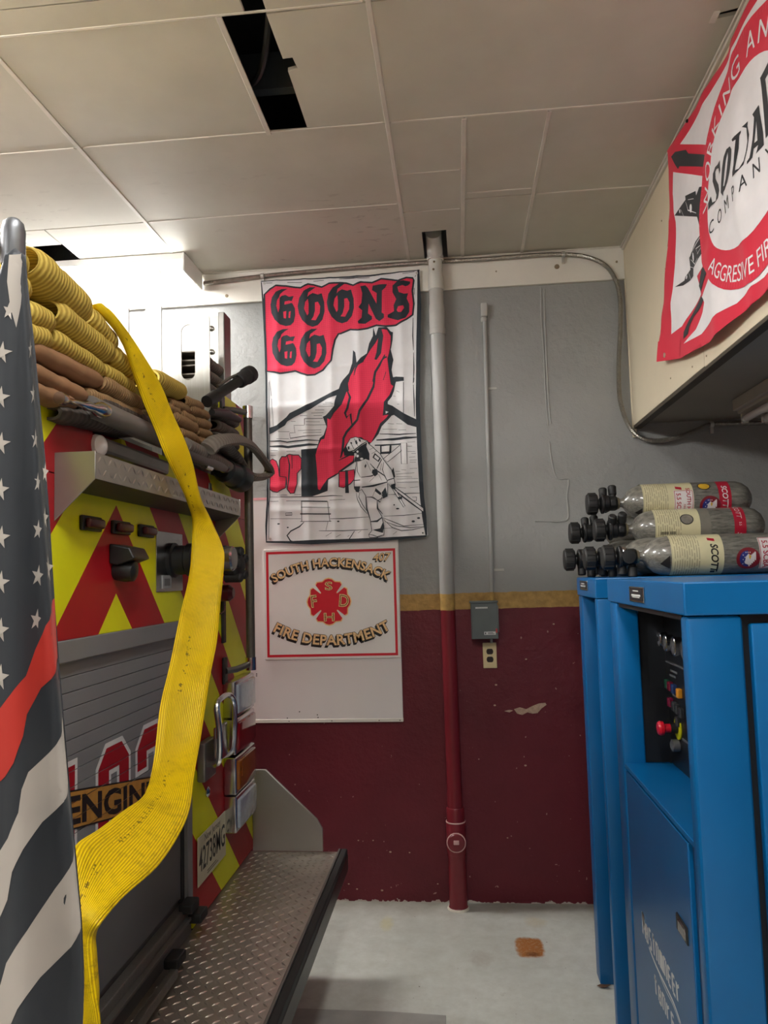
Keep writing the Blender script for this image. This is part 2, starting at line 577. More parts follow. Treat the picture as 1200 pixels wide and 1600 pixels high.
# a torn tongue of board hanging at the slit by the soffit
MB().prism([(0.812, CZ - .004), (0.83, CZ - .006), (0.835, CZ + .01), (0.818, CZ + .01)], 'Y', 2.225, 2.27).build('torn_board_edge', M_BATTEN, ce)
def batten(x0, x1, y0, y1, h=0.004):
    MB().box(x0, x1, y0, y1, CZ - h, CZ + 0.002).build('ceiling_batten', M_BATTEN, ce, 0.0015, 0)
batten(-1.379, -1.363, 0.85, 3.59)
batten(-0.208, -0.192, 0.85, 3.895)
batten(-0.650, -0.632, 2.055, 2.66)
batten(0.070, 0.088, 2.66, 3.895)
batten(0.376, 0.391, 2.66, 3.895)
for y_ in (2.05, 2.645):
    batten(-3.7, -1.39, y_ - .004, y_ + .004, .0025); batten(-1.355, -0.215, y_ - .004, y_ + .004, .0025)
batten(-0.185, 0.89, 2.642, 2.652, .003); batten(0.396, 0.89, 3.258, 3.270, .003)
batten(-1.355, -0.215, 3.260, 3.268, .002); batten(0.094, 0.372, 3.206, 3.216, .003); batten(-0.186, 0.064, 3.011, 3.017, .002); batten(-0.186, 0.064, 3.347, 3.352, .002)
batten(-1.35, 0.895, 3.876, 3.896, .008)
# what shows through the missing strip
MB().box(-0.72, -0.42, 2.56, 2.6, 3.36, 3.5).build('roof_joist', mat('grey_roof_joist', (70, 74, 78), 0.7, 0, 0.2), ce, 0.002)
MB().tube(spline([(-0.75, 2.55, 3.34), (-0.62, 2.42, 3.31), (-0.54, 2.24, 3.33), (-0.5, 2.1, 3.42), (-0.48, 1.9, 3.5)], 6), 0.012, 8).build('roof_cable', mat('black_cable_sheath', (34, 34, 36), 0.5, 0, 0.2), ce)
MB().tube(spline([(-0.18, 3.66, 3.33), (-0.08, 3.6, 3.30), (0.06, 3.64, 3.33)], 6), 0.012, 8).build('roof_cable', MATS['black_cable_sheath'], ce)

# ------------------------------------------------------------------ soffit on the right
SX = 0.9
so = MB().box(SX + 0.014, X1, Y0, D - 0.0005, 2.335, 3.62).build('wall_soffit', M_SOFUND, None, smooth=0)
tag(so, 'beige boxed soffit along the right side under the ceiling', None, None, 'structure')
for y0, y1, z0 in ((2.772, D - 0.001, 2.322), (1.2, 2.768, 2.318), (-0.6, 1.196, 2.318), (Y0, -0.604, 2.318)):
    MB().box(SX, SX + 0.0135, y0, y1, z0, CZ + .006).build('soffit_board', M_BEIGE, so, 0.0015, 0)
MB().box(SX - 0.012, SX + 0.001, Y0, D - .002, CZ - 0.022, CZ - 0.001).build('crown_strip', M_BATTEN, so, 0.003)
MB().box(SX - 0.02, SX - 0.012, Y0, D - .002, CZ - 0.010, CZ - 0.001).build('crown_strip', M_BATTEN, so, 0.002)
MB().box(SX - 0.004, SX + 0.016, D - 0.016, D - 0.001, 2.262, 3.235).build('corner_strip', M_BEIGE, so, 0.003)
MB().box(SX + 0.002, SX + 0.04, 0.9, D - .01, 2.306, 2.3345).build('edge_strip', mat('dark_edge_strip', (70, 62, 50), 0.6, 0, 0.2), so, 0.002)
for y_, z_ in [(2.9049,2.3564),(3.1934,2.3866),(2.7426,2.3514),(3.1895,3.0573),(3.175,2.8441)]:
    MB().lathe([(.004, 0), (.003, .002), (0, .0025)], (SX, y_, z_), (-1, 0, 0), 10).build('screw_head', MATS['old_nail_head'], so)

# ------------------------------------------------------------------ ceiling lamps
def emis(name, col, s):
    t = NT(name)
    t.base((*col, 1))
    t.b.inputs['Emission Color'].default_value = (*col, 1)
    t.b.inputs['Emission Strength'].default_value = s
    t.set(0.4)
    return t.m
M_LAMPW = mat('white_lamp_enamel', (232, 232, 228), 0.35, 0, 0.03)
def ceiling_lamp(x, y, ax, watts, label):
    t = thing('ceiling_light', label, 'ceiling light', (x, y, CZ), 'surface-mounted fluorescent ceiling lights')
    hl, hw = 0.61, 0.135
    def B(a0, a1, b0, b1, z0, z1):
        return (x + a0, x + a1, y + b0, y + b1, z0, z1) if ax == 'X' else (x + b0, x + b1, y + a0, y + a1, z0, z1)
    MB().box(*B(-hl + .012, hl - .012, -hw, hw, CZ - 0.038, CZ - 0.0005)).build('housing', M_LAMPW, t, 0.004)
    for s in (-1, 1):
        e = sorted((s * hl, s * (hl - .012)))
        MB().box(*B(e[0], e[1], -hw - .004, hw + .004, CZ - 0.096, CZ - 0.0005)).build('end_cap', M_LAMPW, t, 0.003)
    prof = [(-hw, CZ - .038), (-hw + .004, CZ - .07), (-hw + .04, CZ - .09), (hw - .04, CZ - .09), (hw - .004, CZ - .07), (hw, CZ - .038)]
    w = MB()
    if ax == 'X':
        w.prism([(y + a, z) for a, z in prof], 'X', x - hl + .013, x + hl - .013)
    else:
        w.prism([(x + a, z) for a, z in prof], 'Y', y - hl + .013, y + hl - .013)
    w.build('diffuser', emis('glowing_diffuser', LAMP_COL, watts * LAMP_POWER), t)
    return t
ll = ['glaring fluorescent ceiling light against the wall above the hose bed', 'unseen fluorescent ceiling light over the middle of the fire engine', 'unseen fluorescent ceiling light over the near side of the engine bay',
      'unseen fluorescent ceiling light added over the aisle to brighten the engine rear', 'unseen fluorescent ceiling light at the far end of the aisle behind the viewer', 'unseen fluorescent ceiling light over the front of the fire engine']
for (a_, b_, c_, d_), l_ in zip(LAMPS, ll):
    ceiling_lamp(a_, b_, c_, d_, l_)


# ------------------------------------------------------------------ things on the back wall
M_STEEL = mat('galvanised_flex_steel', (150, 146, 138), 0.38, 0.85, 0.15, 20)
M_CLIP = mat('zinc_clip', (205, 205, 200), 0.35, 0.8, 0.1)
M_BLACK = mat('black_plastic', (26, 27, 28), 0.42, 0, 0.2, 20)
M_CHROME = mat('chrome', (205, 205, 208), 0.2, 1.0, 0.04)

def flex(pts, r, name, parent, m, pitch=0.0075):
    """corrugated tube: the radius swells and sinks along it"""
    sp = spline(pts, 24)
    L = [0.0]
    for a, b in zip(sp, sp[1:]):
        L.append(L[-1] + (b - a).length)
    n = int(L[-1] / (pitch / 2))
    out = []; j = 0
    for i in range(n + 1):
        s = L[-1] * i / n
        while j < len(L) - 2 and L[j + 1] < s:
            j += 1
        k = (s - L[j]) / max(1e-9, L[j + 1] - L[j])
        out.append(sp[j].lerp(sp[j + 1], k))
    return MB().tube(out, r, 8, rr=[r * (1.0 if i % 2 else 0.86) for i in range(n + 1)]).build(name, m, parent)

t = thing('flexible_conduit', 'ribbed steel flexible conduit running along the white board and bending down by the soffit', 'conduit', (0, D - .03, 3.1))
cp = [(-1.3025,3.1903),(-0.9806,3.2098),(-0.6018,3.2215),(-0.1626,3.2267),(0.2019,3.2244),(0.4307,3.2276),(0.5923,3.2216),(0.704,3.2021),(0.7974,3.1521),(0.8473,3.0683),(0.8641,2.9605),(0.8556,2.7952),(0.8427,2.6641),(0.836,2.5333),(0.8404,2.4352),(0.8666,2.3365),(0.904,2.2766),(0.9551,2.2453),(1.0321,2.2387),(1.1162,2.2542),(1.2037,2.2824),(1.2726,2.3081),(1.3882,2.306),(1.5696,2.304)]
flex([(a, 3.866, b) for a, b in cp], 0.0122, 'sheath', t, M_STEEL)
for q in [(-0.9806,3.2098),(0.5923,3.2216),(1.2726,2.3081)]:
    b = MB()
    b.lathe([(.0155, 0), (.0155, .016)], (q[0] - .008, 3.866, q[1]), (1, 0, 0), 14)
    b.box(q[0] - .008, q[0] + .008, 3.866, 3.878, q[1] - .045, q[1] - .008)
    b.build('conduit_clip', M_CLIP, t, 0.0008)

# drain pipe
dp = thing('drain_pipe', 'vertical drain pipe painted grey, tan and maroon with a cleanout near the floor', 'pipe', (-0.055, 3.83, 0))
def pz(y): return 0
ux, uy = -0.062, 3.836
zz = [q[1] for q in [(-0.0501,3.3475),(-0.0531,3.2562),(-0.0584,3.0946),(-0.0591,3.0712),(-0.0618,2.9875),(-0.0635,2.9375),(-0.0654,2.8775),(-0.067,2.8277),(-0.0531,0.4189),(-0.054,0.3919),(-0.0589,0.2487),(-0.0614,0.0002)]]
b = MB()
b.lathe([(.0365, 0), (.0365, zz[6] - 0.30)], (-0.0535, uy, 0.30), (-0.0085, 0, zz[6] - .30), 28)
b.build('stack', M_PIPE, dp)
M_PVC = mat('white_pvc', (206, 205, 198), 0.45, 0, 0.06, 14)
M_GPVC = mat('grey_painted_pvc', (176, 175, 170), 0.5, 0, 0.05, 14)
b = MB().lathe([(.040, 0), (.040, zz[4] - zz[7] - .03), (.0375, zz[4] - zz[7])], (ux, uy, zz[7]), (0, 0, 1), 28).build('coupling', M_GPVC, dp)
MB().lathe([(.0415, 0), (.0415, .022), (.039, .03)], (ux, uy, zz[7] + .005), (0, 0, 1), 28).build('coupling_ring', M_GPVC, dp)
MB().lathe([(.036, 0), (.036, zz[3] - zz[4] + .03)], (ux, uy, zz[4] - .02), (0, 0, 1), 28).build('grey_sleeve', M_GPVC, dp)
MB().lathe([(.039, 0), (.0405, .012), (.0405, .06), (.037, .075), (.035, .09), (.035, zz[1] - zz[3] + .02)], (ux, uy, zz[3] - .008), (0, 0, 1), 28).build('white_riser', M_PVC, dp)
el = MB().tube(spline([(ux, uy, zz[1] - .03), (ux, uy - .004, zz[1] + .03), (ux - .001, uy - .03, CZ + .005), (ux - .002, uy - .085, CZ + .045), (ux - .002, uy - .14, CZ + .06)], 6), .0405, 26).build('elbow', M_PVC, dp)
MB().lathe([(.0425, 0), (.0425, .02), (.041, .024)], (ux, uy, zz[1] - .035), (0, 0, 1), 26).build('elbow_socket', M_PVC, dp)
for a_, c_ in ((-.01, .09), (-.005, .13)):
    MB().lathe([(.006, 0), (.005, .003), (0, .004)], (ux + a_, uy - .0345, zz[3] + c_), (0, -1, 0), 10).build('sprinkler_plug', mat('rusty_plug', (120, 104, 84), .6, .3, .2), dp)
M_MAR = mat('maroon_gloss_paint', (120, 33, 43), 0.35, 0, 0.12, 14, 0.1, 70)
b = MB().lathe([(.047, 0), (.047, .008), (.044, .012), (.043, .25), (.046, .256), (.048, .27), (.048, .40), (.045, .41), (.0435, .415), (.0435, .47), (.041, .475)], (-0.0535, uy, 0.0005), (0, 0, 1), 28)
b.build('cleanout_tee', M_MAR, dp)
cz_ = [(-0.0594,0.321)][0][1]
MB().lathe([(.043, 0), (.043, .012), (.038, .02), (.034, .02)], (-0.0535, uy - .036, cz_), (0, -1, 0), 24).build('cleanout_plug', M_MAR, dp, 0.001)
MB().lathe([(.0445, 0), (.047, .003), (.0445, .006)], (-0.0535, uy - .044, cz_), (0, -1, 0), 24).build('plug_rim', mat('worn_pink_rim', (214, 172, 168), .5, 0, .1), dp)
MB().box(-0.066, -0.04, uy - .072, uy - .055, cz_ - .002, cz_ + .014).build('plug_nut', MATS['worn_pink_rim'], dp, .002)
MB().lathe([(.0475, 0), (.0485, .003), (.047, .006)], (-0.0535, uy, .405), (0, 0, 1), 28).build('worn_edge', MATS['worn_pink_rim'], dp)
MB().lathe([(.054, 0), (.051, .007), (.046, .009)], (-0.0535, uy, 0.0003), (0, 0, 1), 20).build('caulk_ring', mat('old_caulk', (214, 206, 190), .7, 0, .12, 40), dp)

# thin conduit, disconnect box, outlet
q = [(0.1808,2.9132),(0.1647,1.4624)]
ec = thing('electrical_conduit', 'thin grey painted conduit dropping down the grey wall to the small box', 'conduit', (q[1][0], 3.885, q[1][1]))
MB().tube([(q[0][0], 3.886, q[0][1]), (q[1][0], 3.886, q[1][1])], 0.0105, 12).build('conduit_tube', M_PIPE, ec)
c = [(0.1806,2.9945),(0.1774,2.91)]
b = MB().box(c[0][0] - .017, c[0][0] + .017, 3.862, 3.8985, c[1][1] + .012, c[0][1])
b.build('conduit_body', M_GPVC, ec, 0.007, seg=3)
MB().lathe([(.0125, 0), (.016, .006), (.016, .02), (.0125, .026)], (c[1][0], 3.886, c[1][1] - .012), (0, 0, 1), 14).build('conduit_nut', M_GPVC, ec)
for zc in (2.55, 1.62):
    MB().box(q[0][0] - .0 + .0, q[0][0] + .05, 3.894, 3.899, zc - .006, zc + .006).build('conduit_strap', M_GPVC, ec, 0.001)
k = [(0.0554,1.4641),(0.1863,1.283)]
bx0, bx1, bz0, bz1 = k[0][0], k[1][0], k[1][1], k[0][1]
eb = thing('disconnect_box', 'small grey electrical box mounted over the tan band', 'electrical box', (bx0, D, bz0))
M_EB = mat('grey_box_enamel', (96, 104, 104), 0.4, 0, 0.06, 12)
MB().box(bx0 + .006, bx1 - .006, 3.825, D - .0005, bz0 + .004, bz1 - .006).build('box_body', M_EB, eb, 0.003)
MB().box(bx0, bx1, 3.815, 3.826, bz0, bz1).build('box_cover', M_EB, eb, 0.003)
MB().box(bx0 - .004, bx1 + .004, 3.808, 3.9, bz1 - .004, bz1 + .004).build('rain_hood', M_EB, eb, 0.002)
MB().box(bx0 + .006, bx0 + .01, 3.812, 3.815, bz0 + .004, bz1 - .01).build('cover_fold', M_EB, eb, 0.001)
MB().box(bx1 - .001, bx1 + .006, 3.84, 3.875, bz0 + .03, bz1 - .02).build('switch_lever', mat('lever_steel', (140, 142, 140), .4, .6, .1), eb, 0.002)
def ebfn(u, v, l): return (u, 3.815 - l, v)
lay('rating_label', [rect(bx0 + .062, bx0 + .118, bz0 + .02, bz0 + .036)], ebfn, .0006, mat('white_label', (214, 218, 216), .5, 0, .05), eb)
lay('label_print', [rect(bx0 + .066, bx0 + .071, bz0 + .023, bz0 + .032), rect(bx0 + .08, bx0 + .112, bz0 + .024, bz0 + .0265), rect(bx0 + .08, bx0 + .106, bz0 + .029, bz0 + .0315)], ebfn, .0012, mat('dark_print', (60, 62, 66), .6, 0, .1), eb)
lay('maker_print', [rect(bx0 + .024 + .0075 * i, bx0 + .030 + .0075 * i, bz1 - .032, bz1 - .0245) for i in range(8)], ebfn, .0006, MATS['white_label'], eb)
lay('side_sticker', [rect(bx1 - .012, bx1 - .004, bz0 + .03, bz0 + .05)], ebfn, .0006, mat('red_sticker', (190, 60, 60), .5, 0, .05), eb)
k = [(0.1097,1.2579),(0.1778,1.1319)]
ox0, ox1, oz0, oz1 = k[0][0], k[1][0], k[1][1], k[0][1]
ol = thing('wall_outlet', 'cream duplex outlet below the grey electrical box', 'outlet', (ox0, D, oz0))
M_CREAM = mat('cream_plate', (224, 206, 160), 0.35, 0, 0.04)
MB().box(ox0, ox1, 3.893, D - .0003, oz0, oz1).build('cover_plate', M_CREAM, ol, 0.003)
ocx, ocz = (ox0 + ox1) / 2, (oz0 + oz1) / 2
for s in (-1, 1):
    zc = ocz + s * .0195
    ob_ = []
    for i in range(24):
        a = 2 * pi * i / 24
        ob_.append((ocx + .017 * math.cos(a), zc + max(-.0135, min(.0135, .0175 * math.sin(a)))))
    f = MB().prism(ob_, 'Y', 3.8895, 3.8935).build('receptacle', mat('brown_receptacle', (44, 32, 26), .35, 0, .1), ol, 0.0006)
    for dx in (-.006, .006):
        MB().box(ocx + dx - .0012, ocx + dx + .0012, 3.8890, 3.8898, zc - .001, zc + .008).build('slot', mat('slot_black', (8, 8, 8), .6, 0, .1), f)
MB().lathe([(.003, 0), (.0025, .001), (0, .0015)], (ocx, 3.893, ocz), (0, -1, 0), 10).build('plate_screw', M_CLIP, ol)
MB().cyl((ocx + .01, 3.89, oz1 - .001), (ocx + .01, 3.89, bz0 + .001), .007, 10).build('nipple', M_GPVC, ol)

# ------------------------------------------------------------------ white board and department sign
bd = [(-1.0488,2.0286),(-0.2768,2.0004),(-0.2991,0.875),(-1.0707,0.8881)]
wb = thing('wall_panel', 'large plain white wall panel behind the department sign', 'panel', (bd[0][0], D, bd[2][1]))
M_WB = mat('white_panel_laminate', (226, 222, 220), 0.32, 0, 0.03, 2.0, 0.05, 8)
wz0, wz1, wx0, wx1 = bd[2][1], bd[0][1], -1.5, bd[2][0]
MB().box(wx0, wx1, 3.885, D - .0005, wz0 + .016, wz1).build('panel_sheet', M_WB, wb, 0.002)
MB().box(wx0, wx1 + .001, 3.882, D - .0008, wz0, wz0 + .017).build('bottom_strip', M_WHITEWOOD, wb, 0.002)
MB().box(wx0, wx1, 3.8835, 3.8852, wz1 - .012, wz1).build('top_edge', mat('pink_edge', (222, 160, 168), .5, 0, .05), wb)
for x_ in (-1.08, -.88, -.66, -.42, -.315):
    MB().lathe([(.003, 0), (.0025, .001), (0, .0015)], (x_, 3.882, wz0 + .008), (0, -1, 0), 8).build('panel_screw', mat('dark_screw', (70, 66, 62), .5, .5, .2), wb)
for q in [[(-1.0455,1.122)],
 [(-1.0457,1.1123)],
 [(-0.8258,0.9296)],
 [(-0.7339,0.9128)],
 [(-0.7309,0.9)],
 [(-0.8891,0.8983)]]:
    lay('scuff', [disc(q[0][0], q[0][1], .0035, 7)], lambda u, v, l: (u, 3.885 - l, v), .0006, MATS['dark_print'], wb)

sg = [(-0.9978,1.7533),(-0.2977,1.7585),(-0.3074,1.1933),(-1.0059,1.1935)]
sx0, sx1 = sg[0][0], (sg[1][0] + sg[2][0]) / 2
sz0, sz1 = (sg[2][1] + sg[3][1]) / 2, (sg[0][1] + sg[1][1]) / 2
ds = thing('department_sign', 'white fire department sign with red border and red cross emblem', 'sign', (sx0, 3.878, sz0))
MB().box(sx0, sx1, 3.876, 3.8848, sz0, sz1).build('sign_sheet', mat('white_sign_sheet', (224, 222, 218), .35, 0, .03, 5), ds, .0015)
def sgfn(u, v, l): return (u, 3.876 - l, v)
M_SRED = mat('sign_red', (200, 24, 44), .4, 0, .06)
M_GOLD = mat('gold_leaf_letters', (236, 192, 140), .4, .1, .35, 160)
M_INK = mat('sign_black', (24, 20, 20), .45, 0, .1)
W_, H_ = sx1 - sx0, sz1 - sz0
bb = .012; bt = .0125
outer = rect(sx0 + bb, sx1 - bb, sz0 + bb, sz1 - bb)[0]
inner = rect(sx0 + bb + bt, sx1 - bb - bt, sz0 + bb + bt, sz1 - bb - bt)[0]
lay('red_border', [[outer, inner]], sgfn, .0006, M_SRED, ds)
cx_ = [(-0.6525,1.5793)][0][0]
def letters(s, size, mp, bold):
    a = tri_polys(text2d(s, size, bold, 1.02), mp)
    return a
# arched lines: gold leaf faces on black block shade
ra = 0.62
topz = [(-0.6501,1.6904)][0][1]
botz = [(-0.6587,1.2877)][0][1]
def arc_top(u, v):
    a = pi / 2 - u / ra
    return (cx_ + (ra + v) * math.cos(a), topz - ra + (ra + v) * math.sin(a) - .004)
def arc_bot(u, v):
    a = -pi / 2 + u / ra
    return (cx_ + (ra - v) * math.cos(a), botz + ra + (ra - v) * math.sin(a))
for s, mp in (('SOUTH HACKENSACK', arc_top), ('FIRE DEPARTMENT', arc_bot)):
    sz = .0618 if mp is arc_top else .0715
    def mv(f, du, dv):
        return lambda u, v: (lambda p: (p[0] + du, p[1] + dv))(f(u, v - .025))
    lay('block_shade', letters(s, sz, mv(mp, -.0035, -.005), .055), sgfn, .0010, M_INK, ds)
    lay('block_shade', letters(s, sz, mv(mp, -.0065, -.010), .055), sgfn, .0008, M_INK, ds)
    lay('letter_outline', letters(s, sz, mv(mp, 0, 0), .055), sgfn, .0012, M_INK, ds)
    lay('gold_lettering', letters(s, sz, mv(mp, 0, 0), .026), sgfn, .0018, M_GOLD, ds, split=True)
nx, nz = [(-0.3896,1.683)][0]
for du, dv, bo, lf, m_ in ((-.004, -.006, .035, .0008, M_INK), (0, 0, .04, .0012, M_INK), (0, 0, .012, .0018, M_GOLD)):
    lay('number_print', tri_polys(text2d('407', .055, bo, 1.0, .25), lambda u, v: (nx + u + du, nz + v + dv)), sgfn, lf, m_, ds)
# emblem: a red four-armed cross with gold edge and initials
ex, ez = [(-0.6612,1.4819)][0]
def cross(r):
    pts = []
    for k in range(4):
        a = pi / 2 * k
        for u, v in ((-.36, .40), (-.62, .74), (-.55, .86), (-.30, .88), (-.16, .99), (0, 1.03), (.16, .99), (.30, .88), (.55, .86), (.62, .74), (.36, .40)):
            pts.append(Vector((ex + r * (u * math.cos(a) + v * math.sin(a)) * .95, ez + r * (-u * math.sin(a) + v * math.cos(a)))))
    return [pts]
lay('emblem_edge', [cross(.119)], sgfn, .0008, mat('pale_gold_edge', (238, 196, 130), .5, 0, .1), ds)
lay('emblem_cross', [cross(.113)], sgfn, .0014, M_SRED, ds)
for ch, du, dv, r_, st in (('S', 0, .060, 0, 1.5), ('F', -.076, -.026, .1, .85), ('D', .074, -.026, -.1, .85), ('H', 0, -.098, 0, 1.5)):
    def em(u, v, b=0):
        u *= st
        return (ex + du + u * math.cos(r_) - v * math.sin(r_), ez + dv + u * math.sin(r_) + v * math.cos(r_))
    szz = .058 if st > 1 else .086
    lay('emblem_letter', tri_polys(text2d(ch, szz, .03), em), sgfn, .0020, mat('emblem_gold_edge', (236, 214, 150), .4, .1, .4, 160), ds)
    lay('emblem_letter_core', tri_polys(text2d(ch, szz, -.012), em), sgfn, .0026, mat('emblem_brown', (150, 92, 50), .4, .1, .3, 160), ds)


# ------------------------------------------------------------------ printed wall banner: burning house and firefighter
TB = 3.868
def tfold(x, z):
    """hang of the banner: old packing creases and a soft swell"""
    d = 0.004 * math.sin(x * 9 + 1.0) * math.sin(z * 3.1) + 0.003 * math.sin(z * 7 + x * 4)
    for c, a in ((-.905, .005), (-.755, .006), (-.62, .005), (-.475, .006), (-.335, .004), (-.25, .005)):
        d += a * math.exp(-((x - c) / 0.02) ** 2)
    for c, a in ((2.92, .003), (2.70, .005), (2.50, .005), (2.265, .005), (2.08, .005), (1.955, .004)):
        d += a * math.exp(-((z - c) / 0.018) ** 2)
    return d
def tfn(x, z, l): return (x, TB - 0.003 - tfold(x, z) - l, z)
TCU = frange(-1.02, -.13, .0125); TCV = frange(1.76, 3.23, .0125)
TCU2, TCV2 = TCU, TCV
TO = [(-0.9914,3.1822),(-0.4105,3.1739),(-0.1429,3.1884),(-0.1458,2.9949),(-0.155,2.7974),(-0.1631,2.5844),(-0.1674,2.4989),(-0.1691,2.3802),(-0.1654,2.1834),(-0.1615,1.9985),(-0.153,1.9012),(-0.1452,1.8052),(-0.3655,1.7824),(-0.6001,1.78),(-0.744,1.7801),(-0.9804,1.7912),(-0.981,1.8794),(-0.9734,1.9956),(-0.9688,2.1767),(-0.9696,2.3368),(-0.9707,2.5384),(-0.9704,2.6829),(-0.9747,2.884),(-0.982,3.0464)]
ban = thing('wall_banner', 'tall printed banner with black lettering, red flames and a firefighter', 'banner', (-.6, TB, 1.8))
def cloth(name, c, rough=.75, var=.04):
    t = NT(name)
    p, x = t.pos()
    n = t.ramp(t.noise(p, 12, 3), .3, .7)
    c = srgb(*c)
    t.base(t.mix(n, tuple(v * (1 - var) for v in c[:3]) + (1,), tuple(min(1, v * (1 + var)) for v in c[:3]) + (1,)))
    t.set(rough, 0, .3)
    t.b.inputs['Sheen Weight'].default_value = .15
    t.bump(t.noise(p, 900, 2), .08, .0005)
    return t.m
M_TW = cloth('white_banner_cloth', (226, 226, 228))
def halftone():
    t = NT('halftone_red_print')
    p, x = t.pos()
    a = t.math('SINE', t.math('MULTIPLY', t.math('ADD', x[0], x[2]), 620.0))
    b = t.math('SINE', t.math('MULTIPLY', t.math('SUBTRACT', x[0], x[2]), 620.0))
    k = t.math('GREATER_THAN', t.math('MULTIPLY', a, b), .18)
    t.base(t.mix(t.math('MULTIPLY', k, .75), srgb(240, 58, 92), srgb(168, 40, 60)))
    t.set(.7, 0, .3)
    return t.m
M_TR = halftone()
M_TK = cloth('black_banner_ink', (38, 46, 54), .6)
base_o = lay('cloth', [[TO]], tfn, 0, M_TW, ban, TCU, TCV, solid=.0012)
def P1(n, polys, m, l): return lay(n, polys, tfn, l, m, ban, TCU2, TCV2)
def sh(L, du, dv):
    """shift a traced outline by crop pixels (8.571 a pixel, 3.27 mm a pixel)"""
    return [(a + du, b - dv) for a, b in L]
S = 0.000379   # metres per crop pixel
blob = [(-0.9714,3.1087),(-0.9395,3.1364),(-0.907,3.1522),(-0.8547,3.1473),(-0.8147,3.1386),(-0.7747,3.132),(-0.7343,3.1497),(-0.7065,3.1438),(-0.6629,3.1289),(-0.6228,3.1445),(-0.5949,3.1467),(-0.5615,3.1454),(-0.5299,3.1405),(-0.4946,3.1262),(-0.4547,3.1417),(-0.3958,3.1339),(-0.3482,3.1509),(-0.2935,3.1433),(-0.2585,3.135),(-0.215,3.1503),(-0.182,3.1461),(-0.1766,3.1325),(-0.186,3.0772),(-0.1803,3.009),(-0.1879,2.9498),(-0.2216,2.9279),(-0.2769,2.9002),(-0.3315,2.8975),(-0.3782,2.9062),(-0.4255,2.893),(-0.4767,2.8861),(-0.5159,2.8923),(-0.5676,2.8734),(-0.5792,2.8725),(-0.5976,2.8424),(-0.6106,2.7912),(-0.6198,2.732),(-0.6642,2.6827),(-0.7081,2.6612),(-0.7477,2.6593),(-0.7832,2.6731),(-0.8107,2.6857),(-0.8546,2.6808),(-0.8945,2.6777),(-0.9263,2.6866),(-0.9654,2.6927),(-0.9678,2.8031),(-0.9719,2.9647)]
P1('red_print', [[blob]], M_TR, .0006)
blk = stroke(blob, .0095, True)
G = [(-0.8449,3.132),(-0.8771,3.132),(-0.9095,3.1178),(-0.9309,3.0899),(-0.9388,3.0518),(-0.9354,3.007),(-0.9179,2.9695),(-0.8902,2.9416),(-0.8584,2.9305),(-0.8323,2.9342),(-0.816,2.9514),(-0.8073,2.9871),(-0.8087,3.0236),(-0.8203,3.0494),(-0.8282,3.0563),(-0.8135,3.0906),(-0.8396,3.0882),(-0.8575,3.0995),(-0.8777,3.0959),(-0.894,3.0795),(-0.8856,3.1053),(-0.8672,3.1204)]
GH = [[(-0.887,3.0924),(-0.9014,3.0738),(-0.9071,3.0417),(-0.8972,3.0055),(-0.8904,3.0286),(-0.889,3.0682)],
 [(-0.8621,3.0641),(-0.84,3.0676),(-0.8192,3.0622),(-0.8282,3.0539),(-0.8443,3.05),(-0.8644,3.0472)],
 [(-0.8711,3.0092),(-0.855,3.0122),(-0.8569,2.9719),(-0.8696,2.9747)],
 [(-0.841,3.0073),(-0.8309,3.0108),(-0.8348,2.9726),(-0.8436,2.9752)]]
O = [(-0.6948,3.1305),(-0.7267,3.1317),(-0.759,3.1135),(-0.7837,3.0786),(-0.7933,3.0347),(-0.7872,2.994),(-0.7699,2.9567),(-0.7426,2.9289),(-0.7149,2.9172),(-0.6869,2.9256),(-0.6625,2.9543),(-0.6497,2.9977),(-0.6507,3.0461),(-0.6636,3.0962),(-0.6836,3.0906),(-0.7113,3.1004),(-0.7295,3.0914),(-0.7397,3.0799),(-0.7344,3.1039),(-0.713,3.1187)]
OH = [[(-0.7367,3.0696),(-0.7514,3.0524),(-0.7581,3.0164),(-0.7424,2.9792),(-0.735,2.9908),(-0.734,3.0432)],
 [(-0.7004,3.0484),(-0.6844,3.0514),(-0.673,3.0273),(-0.6757,2.9913),(-0.6983,2.9524),(-0.7221,2.9558),(-0.7099,2.9732),(-0.7013,3.0049)]]
N = [(-0.4573,3.1185),(-0.4315,3.1229),(-0.4181,3.108),(-0.3752,3.021),(-0.3717,3.0769),(-0.3968,3.0946),(-0.3923,3.1184),(-0.3568,3.1221),(-0.3176,3.1196),(-0.3259,3.1021),(-0.344,3.0872),(-0.3491,2.9715),(-0.3376,2.9628),(-0.3381,2.9429),(-0.362,2.9264),(-0.3812,2.9415),(-0.4163,3.0236),(-0.4216,2.9719),(-0.4004,2.9546),(-0.4008,2.9387),(-0.4367,2.9168),(-0.472,2.9189),(-0.4756,2.9311),(-0.4555,2.9499),(-0.4506,2.9896),(-0.4699,3.0068),(-0.4535,3.0299),(-0.4483,3.0818)]
Sx = [(-0.1962,3.1278),(-0.1966,3.1158),(-0.2165,3.1011),(-0.2357,3.1103),(-0.2633,3.1021),(-0.2563,3.0736),(-0.2293,3.0639),(-0.2078,3.0666),(-0.2164,3.0391),(-0.2037,3.0065),(-0.2049,2.9667),(-0.2252,2.9361),(-0.2645,2.9245),(-0.3185,2.9437),(-0.3182,2.9576),(-0.2845,2.9755),(-0.2855,3.0075),(-0.271,3.0386),(-0.2895,3.0757),(-0.2885,3.1117),(-0.2664,3.1304),(-0.2311,3.1361)]
SH = [[(-0.2707,2.9787),(-0.2624,2.9981),(-0.235,3.0024),(-0.2315,2.9882),(-0.2477,2.9673),(-0.2632,2.9683)],
 [(-0.2627,3.0972),(-0.2321,3.1001),(-0.2026,3.1082),(-0.2173,3.0751),(-0.233,3.0701),(-0.2543,3.0767)]]
